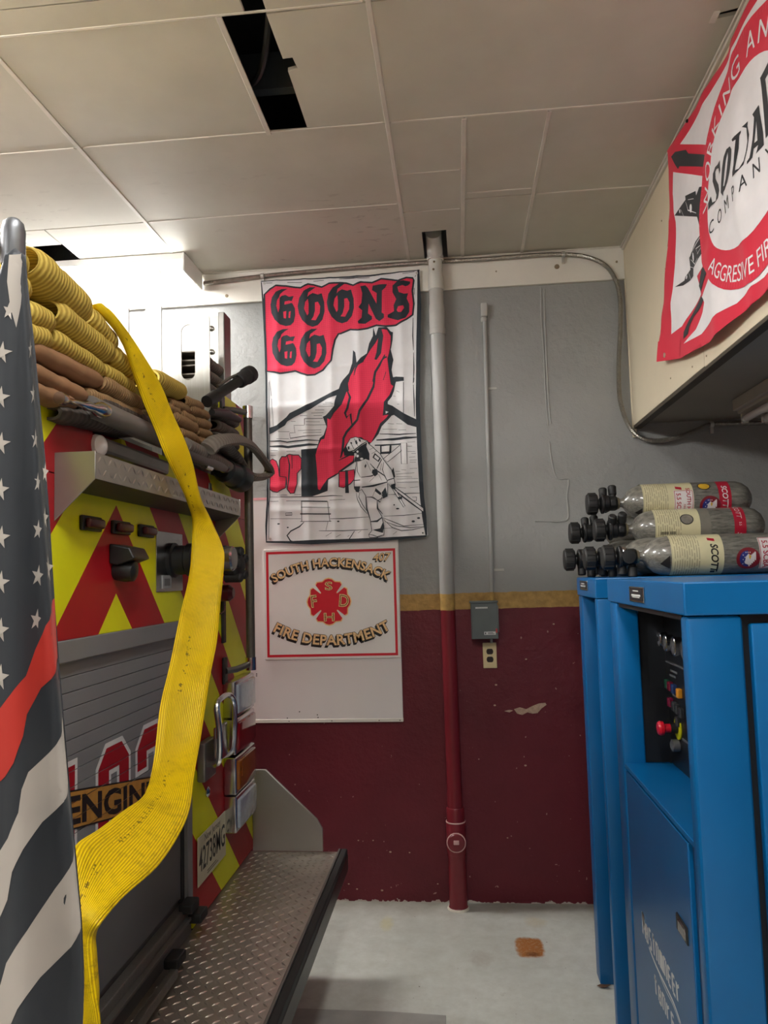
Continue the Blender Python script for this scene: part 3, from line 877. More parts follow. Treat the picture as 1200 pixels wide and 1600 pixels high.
blk += [[G], [O], [sh(O, 412 * S, -25 * S)], [N], [Sx], [sh(G, 8 * S, 572 * S)], [sh(O, 14 * S, 592 * S)]]
holes = [[h] for h in GH + OH] + [[sh(h, 412 * S, -25 * S)] for h in OH] + [[h] for h in SH] + [[sh(h, 8 * S, 572 * S)] for h in GH] + [[sh(h, 14 * S, 592 * S)] for h in OH]
flame = [(-0.3961,2.8965),(-0.3835,2.852),(-0.3687,2.8949),(-0.3239,2.8923),(-0.305,2.8693),(-0.2934,2.8647),(-0.2965,2.8252),(-0.3076,2.7743),(-0.2956,2.7183),(-0.3067,2.6677),(-0.3001,2.628),(-0.2845,2.6311),(-0.244,2.6251),(-0.2446,2.6055),(-0.2853,2.6036),(-0.2895,2.5909),(-0.2971,2.5571),(-0.3098,2.5258),(-0.3302,2.499),(-0.3306,2.487),(-0.3072,2.4779),(-0.2495,2.4355),(-0.1802,2.3985),(-0.1737,2.3568),(-0.2317,2.3752),(-0.3007,2.4299),(-0.3126,2.4265),(-0.3329,2.4037),(-0.3652,2.3734),(-0.3819,2.3345),(-0.4104,2.3002),(-0.4387,2.2737),(-0.5106,2.2372),(-0.5118,2.1898),(-0.592,2.1378),(-0.6132,2.1228),(-0.6492,2.1065),(-0.6544,2.0495),(-0.7064,2.0317),(-0.7343,2.0249),(-0.792,2.027),(-0.7875,2.2688),(-0.7135,2.2716),(-0.7055,2.2733),(-0.6885,2.3243),(-0.6682,2.3394),(-0.6513,2.3825),(-0.6702,2.4354),(-0.6541,2.4426),(-0.6378,2.4579),(-0.6091,2.4885),(-0.6044,2.5204),(-0.5832,2.5796),(-0.558,2.6306),(-0.5737,2.6055),(-0.5574,2.6295),(-0.5293,2.6597),(-0.5104,2.7102),(-0.5048,2.7813),(-0.4933,2.7688),(-0.4869,2.7129),(-0.4647,2.7394),(-0.4328,2.7615),(-0.4198,2.8123),(-0.3992,2.8509)]
red2 = [(-0.3495,2.8838),(-0.3242,2.8784),(-0.3057,2.8455),(-0.3089,2.7981),(-0.3179,2.7551),(-0.3264,2.7279),(-0.322,2.6764),(-0.3159,2.617),(-0.3127,2.5921),(-0.3004,2.5812),(-0.3214,2.5344),(-0.3499,2.4999),(-0.355,2.4564),(-0.3597,2.4288),(-0.3282,2.4312),(-0.3404,2.4159),(-0.3726,2.3896),(-0.3935,2.343),(-0.4225,2.2888),(-0.4537,2.3021),(-0.4691,2.3186),(-0.5086,2.3204),(-0.5489,2.2904),(-0.5656,2.2554),(-0.5623,2.2275),(-0.5109,2.2254),(-0.5195,2.198),(-0.5918,2.1496),(-0.593,2.1418),(-0.6531,2.1125),(-0.694,2.0549),(-0.7038,2.0592),(-0.7076,2.1661),(-0.7122,2.2378),(-0.6931,2.2927),(-0.6807,2.316),(-0.6646,2.3193),(-0.6473,2.3823),(-0.6464,2.4263),(-0.6306,2.4175),(-0.6099,2.4525),(-0.5854,2.4794),(-0.5691,2.4946),(-0.5437,2.5615),(-0.5306,2.5649),(-0.5334,2.6132),(-0.5345,2.6034),(-0.5218,2.6435),(-0.4973,2.6857),(-0.4494,2.7227),(-0.4128,2.7802),(-0.3885,2.8106),(-0.3641,2.8489),(-0.3594,2.8764)]
blk += [[flame]]
bushes = [[(-0.9552,2.22),(-0.941,2.2274),(-0.921,2.2146),(-0.9095,2.1822),(-0.905,2.1343),(-0.8702,2.129),(-0.8731,2.0735),(-0.8974,2.0625),(-0.9176,2.0514),(-0.9416,2.0563),(-0.9575,2.0688)],
 [(-0.9042,2.1343),(-0.9029,2.2178),(-0.8905,2.2373),(-0.8704,2.2364),(-0.8622,2.2441),(-0.8501,2.2476),(-0.8301,2.2427),(-0.8021,2.2415),(-0.7864,2.221),(-0.7894,2.1694),(-0.8118,2.1465),(-0.8128,2.091),(-0.8296,2.0442),(-0.8496,2.0429),(-0.8653,2.0653),(-0.8702,2.129)],
 [(-0.5919,2.1457),(-0.5522,2.148),(-0.5126,2.1543),(-0.5098,2.107),(-0.5341,2.0803),(-0.57,2.0621),(-0.5936,2.0669)]]
roofL = [(-0.9546,2.3923),(-0.916,2.4026),(-0.8629,2.4444),(-0.8464,2.4638),(-0.7328,2.5106),(-0.6639,2.5434),(-0.5832,2.5796),(-0.5879,2.5477),(-0.6442,2.5304),(-0.7334,2.4785),(-0.8185,2.4423),(-0.8592,2.4201),(-0.8717,2.4006),(-0.9165,2.3745),(-0.9531,2.3581)]
blk += [[roofL]]
def lines(pts, w):
    out = []
    for l_ in pts:
        out += stroke(l_, w * S * 1.35)
    return out
blk += lines([[(-0.9537,2.322),(-0.8972,2.3195),(-0.8611,2.3119),(-0.8168,2.316),(-0.7606,2.3175),(-0.6887,2.3124)],
 [(-0.7665,2.4299),(-0.6704,2.4274)],
 [(-0.7665,2.4299),(-0.7671,2.3978)],
 [(-0.378,2.3337),(-0.2723,2.3262),(-0.1902,2.3285)],
 [(-0.795,1.9698),(-0.6431,1.9625)],
 [(-0.7924,2.0007),(-0.7924,1.8963)],
 [(-0.656,1.9958),(-0.6465,1.8914)],
 [(-0.8002,1.8958),(-0.6388,1.8919)],
 [(-0.7808,1.892),(-0.8046,1.8697),(-0.85,1.848),(-0.8699,1.8256),(-0.8528,1.7981),(-0.8412,1.7931),(-0.7203,1.7959),(-0.5501,1.7944),(-0.5202,1.8378)]], 13)
blk += lines([[(-0.9541,2.294),(-0.8896,2.2912),(-0.8575,2.2858),(-0.8092,2.2897),(-0.745,2.2929),(-0.6971,2.2908)],
 [(-0.3946,2.302),(-0.3121,2.3023),(-0.2415,2.3071),(-0.1869,2.3086)],
 [(-0.7944,2.0015),(-0.6579,1.9951)],
 [(-0.7995,1.9351),(-0.6399,1.9296)]], 25)
blk += lines([[(-0.9571,2.028),(-0.794,2.024),(-0.7158,2.0211),(-0.6301,2.0238),(-0.5758,2.0199)],
 [(-0.9575,2.0066),(-0.9121,2.005)],
 [(-0.8728,2.0051),(-0.7944,2.0027)],
 [(-0.6461,2.0012),(-0.5646,2.0021)],
 [(-0.9569,1.9154),(-0.7961,1.9099)],
 [(-0.6443,1.9048),(-0.5785,1.9037),(-0.4441,1.9073)],
 [(-0.6563,1.8898),(-0.6689,1.8441)],
 [(-0.7038,1.8452),(-0.5799,1.8412),(-0.4496,1.8433)],
 [(-0.6695,1.8154),(-0.6381,1.8335)],
 [(-0.6154,1.8098),(-0.5919,1.8225)],
 [(-0.8758,1.9417),(-0.8425,1.9424),(-0.8427,1.9308),(-0.876,1.9308),(-0.8758,1.9417)],
 [(-0.9195,2.0364),(-0.8664,2.0356)],
 [(-0.8291,2.0362),(-0.7938,2.0356)]], 8)
blk += lines([[(-0.7903,2.447),(-0.7501,2.4451)],
 [(-0.7298,2.4582),(-0.6657,2.4572)],
 [(-0.7095,2.4733),(-0.6615,2.471)],
 [(-0.6931,2.4906),(-0.6132,2.4867)],
 [(-0.6688,2.5015),(-0.6129,2.4987)],
 [(-0.6567,2.5089),(-0.6207,2.5071)],
 [(-0.7181,2.4436),(-0.6741,2.4416)],
 [(-0.8391,2.4192),(-0.8149,2.4189)],
 [(-0.8254,2.3985),(-0.7671,2.3958)],
 [(-0.8234,2.3944),(-0.82,2.3622)],
 [(-0.8482,2.3594),(-0.816,2.36)],
 [(-0.8482,2.3574),(-0.8446,2.3312),(-0.7762,2.3382),(-0.6722,2.3396)],
 [(-0.8038,2.3694),(-0.6796,2.3678)],
 [(-0.7759,2.3562),(-0.6799,2.3551)],
 [(-0.9085,2.3682),(-0.8481,2.3666)],
 [(-0.9172,2.3324),(-0.8527,2.3296)],
 [(-0.7591,2.3963),(-0.6551,2.3927)],
 [(-0.7588,2.4135),(-0.6867,2.4101)],
 [(-0.9504,2.2738),(-0.9101,2.2701)],
 [(-0.9508,2.2458),(-0.9226,2.2446)],
 [(-0.8659,2.2642),(-0.8177,2.2621)],
 [(-0.9095,2.1822),(-0.9042,2.1343)],
 [(-0.8622,2.2441),(-0.8511,2.1918),(-0.8562,2.1284),(-0.8611,2.0731)],
 [(-0.8382,2.2391),(-0.8394,2.1714)],
 [(-0.9509,2.6428),(-0.9419,2.5613)],
 [(-0.9402,2.545),(-0.9343,2.3995)]], 8)
blk += lines([[(-0.366,1.9085),(-0.261,1.9088),(-0.164,1.9171)],
 [(-0.3677,1.8464),(-0.3249,1.847)],
 [(-0.3435,2.0169),(-0.2578,2.0195),(-0.1724,2.0203)],
 [(-0.374,1.901),(-0.324,1.8799),(-0.2665,1.8547),(-0.1619,1.8609)],
 [(-0.3703,1.8931),(-0.3248,1.8489),(-0.2788,1.8319),(-0.2245,1.834),(-0.1585,1.8473)],
 [(-0.3628,1.8812),(-0.3013,1.8559),(-0.2358,1.846),(-0.1585,1.8492)],
 [(-0.2697,2.1431),(-0.2464,2.1402)],
 [(-0.2977,2.1207),(-0.2041,2.1249)],
 [(-0.298,2.109),(-0.2164,2.1038)],
 [(-0.2945,2.0952),(-0.1856,2.0948)],
 [(-0.295,2.0784),(-0.1862,2.0773)],
 [(-0.2918,2.054),(-0.2491,2.0485)],
 [(-0.2297,2.0497),(-0.1869,2.052)],
 [(-0.2268,2.1473),(-0.1879,2.1477)],
 [(-0.3011,2.1366),(-0.2778,2.1356)],
 [(-0.2344,2.2831),(-0.1954,2.2853)],
 [(-0.2351,2.2615),(-0.2116,2.2624)],
 [(-0.2358,2.236),(-0.1969,2.2343)],
 [(-0.2167,2.2253),(-0.1933,2.2243)],
 [(-0.2289,2.2062),(-0.1978,2.2069)],
 [(-0.2255,2.1904),(-0.1905,2.1909)],
 [(-0.2258,2.1806),(-0.1947,2.1793)],
 [(-0.2195,2.0006),(-0.1963,1.9998),(-0.1988,1.9804),(-0.22,1.9831)],
 [(-0.3219,1.8139),(-0.3021,1.8288)],
 [(-0.5562,1.8097),(-0.5482,1.8173)],
 [(-0.5009,1.8274),(-0.4849,1.8386)],
 [(-0.3334,2.3858),(-0.302,2.3824)],
 [(-0.2902,2.3839),(-0.259,2.3804)],
 [(-0.3617,2.3574),(-0.2871,2.354)],
 [(-0.2794,2.3497),(-0.2403,2.348)],
 [(-0.2853,2.5565),(-0.2698,2.5478)],
 [(-0.3018,2.5294),(-0.2901,2.5269)],
 [(-0.2834,2.4847),(-0.2717,2.4842)]], 7)
blk += lines([[(-0.2467,2.5985),(-0.2515,2.4355)],
 [(-0.1911,2.6195),(-0.1938,2.5957)],
 [(-0.1961,2.5839),(-0.1947,2.5003),(-0.1953,2.417)],
 [(-0.1865,2.9338),(-0.1913,2.8389),(-0.1897,2.7638)],
 [(-0.19,2.752),(-0.1908,2.6615),(-0.1968,2.5912)],
 [(-0.1758,3.0925),(-0.1769,3.0566)],
 [(-0.234,3.1716),(-0.1713,3.1795)],
 [(-0.1641,3.1598),(-0.1701,3.1521)],
 [(-0.5689,3.1661),(-0.4897,3.165),(-0.4069,3.1616)],
 [(-0.9612,3.1704),(-0.9269,3.1682)],
 [(-0.8464,3.1658),(-0.7662,3.1594)],
 [(-0.7061,3.1628),(-0.6502,3.1641)],
 [(-0.3035,2.0544),(-0.2578,2.0176),(-0.22,1.9851),(-0.1632,1.9442)],
 [(-0.3116,2.043),(-0.266,2.0023),(-0.2206,1.9656),(-0.1639,1.921)]], 11)
# window by the door, black edge of the cloth
blk += [[[(-0.4031,2.2778),(-0.3128,2.2779),(-0.2424,2.2795),(-0.2425,2.2736),(-0.3169,2.2701),(-0.3201,2.2277),(-0.3769,2.2281),(-0.3758,2.2703),(-0.4033,2.2715)]]]
edge = [(a, b) for a, b in TO]
blk += lines([[(-0.989,3.1812),(-0.4106,3.1719),(-0.1446,3.1865)]], 17)
blk += lines([[(-0.1515,3.189),(-0.1528,2.9953),(-0.1635,2.7978),(-0.172,2.5849),(-0.176,2.4994),(-0.1769,2.3806),(-0.1744,2.1838),(-0.1692,1.9988),(-0.1614,1.9015),(-0.1537,1.8055)]], 42)
blk += lines([[(-0.9791,1.7962),(-0.7439,1.7851),(-0.5998,1.7897),(-0.3653,1.7913),(-0.1523,1.8008)]], 34)
blk += lines([[(-0.9866,3.1769),(-0.978,3.0461),(-0.9715,2.8838),(-0.9672,2.6828),(-0.9675,2.5382),(-0.9664,2.3366),(-0.966,2.1765),(-0.9707,1.9955),(-0.9783,1.8793),(-0.9784,1.7923)]], 20)
blk += lines([[(-0.9538,2.6349),(-0.9563,2.3362),(-0.9589,2.0331),(-0.9636,1.9952),(-0.9656,1.8093)]], 9)
P1('black_print', blk, M_TK, .0012)
top_red = holes + [[red2]] + [[b_] for b_ in bushes]
P1('red_print', top_red, M_TR, .0018)
tk = []
tk += lines([[(-0.361,2.8924),(-0.3563,2.8484),(-0.3632,2.8091),(-0.3703,2.762),(-0.3888,2.7254)]], 48)
tk += lines([[(-0.3387,2.7483),(-0.3682,2.6946),(-0.3917,2.6604),(-0.4015,2.6136),(-0.398,2.5965)],
 [(-0.3939,2.6301),(-0.4031,2.5825),(-0.4365,2.5161),(-0.4775,2.4582),(-0.4906,2.411),(-0.5191,2.3805),(-0.5475,2.3499),(-0.5641,2.3188),(-0.5696,2.2556),(-0.5823,2.2165)],
 [(-0.5386,2.5653),(-0.5254,2.5325),(-0.5398,2.4772),(-0.5532,2.4499),(-0.5458,2.4255),(-0.5255,2.4445),(-0.5189,2.3884)],
 [(-0.3282,2.7359),(-0.3438,2.7328),(-0.3599,2.7139)]], 24)
tk += lines([[(-0.3361,2.6574),(-0.3509,2.6149)],
 [(-0.5905,2.2049),(-0.5505,2.2231),(-0.5106,2.2372)],
 [(-0.8622,2.2441),(-0.8511,2.1918),(-0.8562,2.1284),(-0.8611,2.0731)],
 [(-0.8382,2.2391),(-0.8386,2.1714)],
 [(-0.9095,2.1822),(-0.9042,2.1343)],
 [(-0.4495,2.7188),(-0.4813,2.7007),(-0.4955,2.6777),(-0.5022,2.6464)]], 14)
tk += [[[(-0.56,2.1523),(-0.5462,2.1517),(-0.5431,2.0335),(-0.5628,2.0343)]]]
for b_ in bushes:
    tk += stroke(b_, .005, True)
tk += [[[(-0.7856,2.2668),(-0.7296,2.2664),(-0.7343,2.0268),(-0.79,2.0289)]]]
P1('black_print', tk, M_TK, .0024)
ff = [(-0.545,2.2887),(-0.5285,2.3158),(-0.5006,2.3225),(-0.4693,2.3092),(-0.4419,2.3001),(-0.4345,2.2839),(-0.4152,2.2673),(-0.3999,2.2508),(-0.3769,2.2301),(-0.3619,2.2019),(-0.3393,2.1695),(-0.3204,2.1452),(-0.3098,2.1055),(-0.3031,2.0661),(-0.3116,2.043),(-0.3267,2.0592),(-0.3419,2.0755),(-0.3434,2.0208),(-0.3633,2.0059),(-0.399,1.9876),(-0.4,1.9487),(-0.3777,1.9089),(-0.3673,1.858),(-0.3686,1.8116),(-0.4039,1.801),(-0.4429,1.8023),(-0.4464,1.8179),(-0.4303,1.8368),(-0.4367,1.8915),(-0.4547,1.9506),(-0.457,2.0171),(-0.4758,2.0492),(-0.4997,2.0383),(-0.515,2.0546),(-0.5137,2.1096),(-0.5,2.1879),(-0.5074,2.2079),(-0.4949,2.2351),(-0.5144,2.2438),(-0.542,2.249),(-0.5513,2.2731)]
wbeam = [[(-0.3619,2.2019),(-0.2739,2.2691),(-0.2669,2.2412),(-0.3389,2.1852)],
 [(-0.2697,2.2807),(-0.2385,2.2794),(-0.2397,2.1713),(-0.2689,2.1725)],
 [(-0.368,2.2672),(-0.3268,2.2694),(-0.3295,2.2399),(-0.3688,2.2396)],
 [(-0.3035,2.0525),(-0.164,1.9423),(-0.1646,1.9229),(-0.3116,2.0438)],
 [(-0.3426,2.4518),(-0.3278,2.4451),(-0.343,2.4367)],
 [(-0.3267,2.0592),(-0.3111,2.0586),(-0.2558,1.9552),(-0.2637,1.9497)]]
P1('white_print', [[ff]] + [[w] for w in wbeam], M_TW, .0030)
k = stroke(ff, .0034, True)
for w in wbeam[:2] + wbeam[3:4] + wbeam[5:]:
    k += stroke(w, .003, True)
k += [[q_] for q_ in [[(-0.5144,2.243),(-0.4742,2.273),(-0.4422,2.2914),(-0.4459,2.2686),(-0.4318,2.2324),(-0.4328,2.197),(-0.4522,2.2056),(-0.4801,2.195),(-0.5117,2.1923),(-0.5072,2.2158),(-0.4949,2.2351)],
 [(-0.4042,2.2352),(-0.3736,2.2063),(-0.3859,2.1871),(-0.4166,2.2121)],
 [(-0.4183,2.1491),(-0.3946,2.1521),(-0.3914,2.1244),(-0.4074,2.1133),(-0.4226,2.1335)],
 [(-0.5147,2.0664),(-0.4833,2.0652),(-0.4919,2.0341),(-0.5075,2.0386)],
 [(-0.3265,2.067),(-0.3029,2.074),(-0.3038,2.0427),(-0.3193,2.0472)],
 [(-0.4051,2.0544),(-0.3745,2.0258),(-0.3826,2.0164),(-0.4094,2.0389)],
 [(-0.3744,2.0297),(-0.3541,2.0564),(-0.3437,2.0091),(-0.3674,1.9982)],
 [(-0.4263,1.8406),(-0.3871,1.8471),(-0.3706,1.8815),(-0.3674,1.8542),(-0.3741,1.8234),(-0.4031,1.832)],
 [(-0.5052,2.2989),(-0.4971,2.3065),(-0.4904,2.2883),(-0.4996,2.282)],
 [(-0.487,2.314),(-0.4753,2.3075),(-0.4737,2.2936),(-0.4834,2.298)],
 [(-0.529,2.296),(-0.5211,2.2956),(-0.5193,2.2876),(-0.5272,2.286)],
 [(-0.5434,2.2728),(-0.5335,2.2744),(-0.5338,2.2585),(-0.5418,2.2569)],
 [(-0.4591,2.1685),(-0.4508,2.1819),(-0.4492,2.17),(-0.4554,2.1565)],
 [(-0.3206,2.1373),(-0.3103,2.1565),(-0.302,2.1052),(-0.3118,2.1056)],
 [(-0.2932,2.0033),(-0.2698,2.0063),(-0.2702,1.9927),(-0.2858,1.9913)]]]
k += lines([[(-0.514,2.097),(-0.4825,2.0981)],
 [(-0.3446,2.0897),(-0.3092,2.1008)],
 [(-0.4755,2.0602),(-0.4165,2.0658),(-0.3417,2.0825)],
 [(-0.4361,1.8829),(-0.4017,1.8841),(-0.3771,1.9019)],
 [(-0.3698,2.2014),(-0.3946,2.1552)]], 20)
k += lines([[(-0.5421,2.245),(-0.5103,2.2516),(-0.47,2.2807),(-0.4372,2.2999)],
 [(-0.4292,2.181),(-0.4026,2.1485),(-0.3565,2.1152),(-0.3417,2.0833)],
 [(-0.4782,2.1114),(-0.423,2.117),(-0.3872,2.1353)],
 [(-0.3991,1.9837),(-0.3953,1.9485),(-0.3727,1.9196)],
 [(-0.529,2.2952),(-0.5101,2.2587)],
 [(-0.5088,2.3141),(-0.4892,2.2736)],
 [(-0.4533,2.0092),(-0.4258,2.0082),(-0.3835,1.9832)]], 11)
k += lines([[(-0.5056,2.0346),(-0.5006,1.9992),(-0.482,1.9594),(-0.4515,1.9231)],
 [(-0.488,2.034),(-0.4925,2.0106),(-0.4738,1.9708),(-0.4531,1.9388)],
 [(-0.4218,2.0119),(-0.4053,2.0465),(-0.3709,2.014),(-0.3836,1.9793),(-0.4218,2.0119)],
 [(-0.4959,2.1917),(-0.4971,2.1444),(-0.4821,2.1123)],
 [(-0.4486,2.1937),(-0.4263,2.1416)],
 [(-0.4356,2.0869),(-0.4114,2.1095)],
 [(-0.3875,2.1243),(-0.3727,2.0923)],
 [(-0.4313,2.2522),(-0.4074,2.263)],
 [(-0.4201,2.2319),(-0.3921,2.2465)],
 [(-0.3704,2.1786),(-0.3792,2.1436)],
 [(-0.3584,2.186),(-0.3673,2.1471),(-0.3565,2.1152)],
 [(-0.4533,2.0092),(-0.4508,1.9504),(-0.4366,1.8954)],
 [(-0.4464,1.8179),(-0.4231,1.8133),(-0.4038,1.8049),(-0.3685,1.8154)]], 7)
P1('black_print', k, M_TK, .0036)
for d_ in [disc(*[(-0.171,1.8168)][0], .004, 8), disc(*[(-0.1899,1.8928)][0], .005, 8, 1.6), disc(*[(-0.2174,1.8771)][0], .005, 8, 1.8), disc(*[(-0.2949,1.9442)][0], .004, 8, 2.2), disc(*[(-0.3119,1.9638)][0], .004, 8), disc(*[(-0.9121,1.8868)][0], .004, 8, 1.8), disc(*[(-0.8653,1.8671)][0], .0035, 8, 1.6), disc(*[(-0.602,1.8899)][0], .004, 8, 1.6)]:
    P1('ink_spot', [d_], M_TK, .0036)
for d_ in [disc(*[(-0.4926,2.2449)][0], .006, 8), disc(*[(-0.4932,2.2224)][0], .007, 8), disc(*[(-0.4719,2.2065)][0], .006, 8, 1.4), [[(-0.4025,2.2253),(-0.3814,2.2074),(-0.3888,2.1951),(-0.408,2.2117)]]]:
    P1('white_print', [d_], M_TW, .0042)
for q in [[(-0.9705,3.1698)],
 [(-0.1598,3.1707)],
 [(-0.9585,1.811)],
 [(-0.1691,1.816)]]:
    MB().lathe([(.0065, -.004), (.0065, .002), (.003, .002)], tfn(q[0][0], q[0][1], .001), (0, -1, 0), 14).build('grommet', M_CLIP, ban)

# ------------------------------------------------------------------ squad flag on the soffit
FB = 0.88
def sfold(y, z):
    d = .006 * math.sin(y * 8.3 + z * 5) + .004 * math.sin(y * 17 - z * 9)
    for c, a in ((2.52, .004), (2.245, .006), (1.97, .005), (1.7, .005)):
        d += a * math.exp(-((y - c) / .035) ** 2)
    for c, a in ((2.95, .004), (2.63, .006)):
        d += a * math.exp(-((z - c) / .035) ** 2)
    return d
def sfn(y, z, l): return (FB - .012 - sfold(y, z) - l * 1.5, y, z)
SCU = frange(1.25, 3.3, .02); SCV = frange(2.3, 3.24, .02)
sf = thing('squad_flag', 'white squad company flag with red border and red lettered ring on the soffit', 'flag', (FB, 2.2, 2.5))
M_FW = cloth('white_flag_cloth', (232, 230, 232))
M_FR = cloth('red_flag_print', (214, 24, 58))
M_FK = cloth('black_flag_print', (34, 36, 40))
def rev(L): return list(reversed(L))
left = [(3.2282,2.4677),(3.1974,2.5455),(3.0947,2.6744),(3.0198,2.8127),(2.9882,2.8727),(2.9989,2.8644),(2.9585,2.9622),(2.9428,3.0703),(2.9225,3.1367),(2.9215,3.2056),(2.9323,3.2176),(2.8567,3.2046),(2.7016,3.1984),(2.5604,3.1763),(2.6398,3.1829),(2.4362,3.185),(2.289,3.1678),(2.1067,3.1733)]
right = [(1.42, 3.19), (1.30, 2.42)]
bot = [(2.1502,2.3621),(2.2825,2.3623),(2.3932,2.3612),(2.6038,2.3599),(2.9607,2.4053)]
lay('cloth', [[left + right + bot]], sfn, 0, M_FR, sf, SCU, SCV, solid=-.0012)
W1 = [(2.7713,3.1523),(2.5157,3.1476),(2.5869,3.1474),(2.3991,3.1454),(2.1771,3.1403),(2.0447,3.1361)] + [(1.5, 3.12), (1.48, 2.5), (1.9, 2.42)] + rev([(2.8948,2.4427),(2.6883,2.4147),(2.4874,2.4195),(2.3479,2.4023),(2.2325,2.4122),(2.1434,2.4028)]) 
# the white field is laid as three pieces so that the crossed handles stay red
ring_c = (2.178, 2.772)
WA = [(2.7713,3.1523),(2.5157,3.1476),(2.5869,3.1474),(2.3991,3.1454),(2.1771,3.1403),(2.0447,3.1361)] + [(1.5, 3.12), (1.9, 2.95), (2.3, 2.85), (2.47, 2.9)] + [(2.497,2.99)]
WBp = [(2.8544,3.092),(2.8875,3.0227),(2.8847,2.9119),(2.9216,2.7928),(2.9252,2.7697),(2.9719,2.6481),(3.0409,2.5255),(2.8984,2.511),(2.8451,2.5226),(2.6702,2.5504),(2.6801,2.5865),(2.6864,2.6214),(2.6107,2.6199),(2.5542,2.6248),(2.4832,2.6387),(2.4782,2.7649),(2.4672,2.8238),(2.5914,2.934)]
WC = [(2.8948,2.4427),(2.7518,2.4514),(2.6653,2.4842),(2.632,2.5076),(2.6601,2.5369),(2.5301,2.5624),(2.4791,2.5572),(2.3979,2.5533),(2.2571,2.5083),(2.1323,2.4684)] + [(1.9, 2.5), (1.48, 2.46)] + [(2.1434,2.4028),(2.2325,2.4122),(2.3479,2.4023),(2.4874,2.4195),(2.6883,2.4147)]
for w in (WA, WBp, WC):
    lay('white_field', [[w]], sfn, .0006, M_FW, sf, SCU, SCV)
def ell(c, a, b, n=56, ph=0): return [Vector((c[0] + a * math.cos(2 * pi * i / n), c[1] + b * math.sin(2 * pi * i / n))) for i in range(n)]
bk = [[q_] for q_ in [[(2.8661,3.1589),(2.8178,3.1502),(2.7207,3.102),(2.7029,3.0774),(2.5334,2.9761),(2.563,2.9507),(2.7843,3.076),(2.797,3.0719),(2.8266,3.1067)],
 [(2.8802,2.9342),(2.8136,2.9297),(2.7437,2.9276),(2.7412,2.9407),(2.6577,2.9155),(2.6451,2.8159)],
 [(2.7715,2.729),(2.6903,2.7468),(2.6173,2.7448),(2.5736,2.7115),(2.5581,2.6385),(2.5635,2.6724),(2.61,2.6736),(2.6679,2.6757),(2.74,2.6727),(2.7357,2.641),(2.778,2.6409),(2.8532,2.6513),(2.9355,2.6775),(2.8444,2.6669),(2.8367,2.6776),(2.7806,2.6825),(2.7826,2.7274),(2.6673,2.7308)],
 [(2.5654,2.6139),(2.5512,2.5925),(2.5993,2.5806),(2.6703,2.5601),(2.6853,2.5852),(2.6526,2.6016),(2.6113,2.617)],
 [(2.6686,2.5433),(2.6392,2.5197),(2.6999,2.5093),(2.7727,2.5048),(2.8198,2.4835),(2.8351,2.4613),(2.8914,2.4601),(2.8811,2.4828),(2.8263,2.5061),(2.7362,2.5319)],
 [(2.6264,2.9132),(2.5514,2.8808),(2.5943,2.6539),(2.6069,2.6929),(2.6255,2.7554),(2.659,2.826),(2.6675,2.8927)]]]
lay('black_print', bk, sfn, .0012, M_FK, sf, SCU, SCV)
wl = []
for l_ in [[(2.8033,2.921),(2.7864,2.8873)],
 [(2.745,2.9211),(2.7353,2.8841),(2.662,2.8379)],
 [(2.7231,2.9172),(2.6773,2.8976)],
 [(2.7982,2.676),(2.7675,2.6402)],
 [(2.7788,2.6919),(2.74,2.6727)],
 [(2.7639,2.7127),(2.7183,2.6771),(2.6766,2.6826)],
 [(2.6645,2.6937),(2.6894,2.7208),(2.6321,2.7088)],
 [(2.748,2.7333),(2.6603,2.7369),(2.6185,2.7386)],
 [(2.6786,2.6966),(2.6058,2.6991)]]:
    wl += stroke(l_, .004)
wl += [disc(*[(2.7328,2.7097)][0], .011, 10, .8, 1.5), disc(*[(2.8214,2.6699)][0], .007, 8), disc(*[(2.7085,2.878)][0], .011, 10, 1, 1.4), disc(*[(2.8156,2.9196)][0], .007, 8)]
lay('white_print', wl, sfn, .0016, M_FW, sf, SCU, SCV)
lay('red_ring', [[ell((2.178, 2.772), .458, .352)]], sfn, .0020, M_FR, sf, SCU, SCV)
lay('ring_disc', [[ell((2.215, 2.785), .330, .234)]], sfn, .0026, M_FW, sf, SCU, SCV)
# hose threads along the rim of the ring
hs = []
for i in range(150):
    a = 2 * pi * i / 150
    if i % 15 < 13:
        c_, s_ = math.cos(a), math.sin(a)
        hs += stroke([(2.178 + .437 * c_, 2.772 + .331 * s_), (2.178 + .452 * c_, 2.772 + .346 * s_)], .0018)
lay('hose_stitch', hs, sfn, .0026, cloth('pale_red_print', (236, 110, 130)), sf)
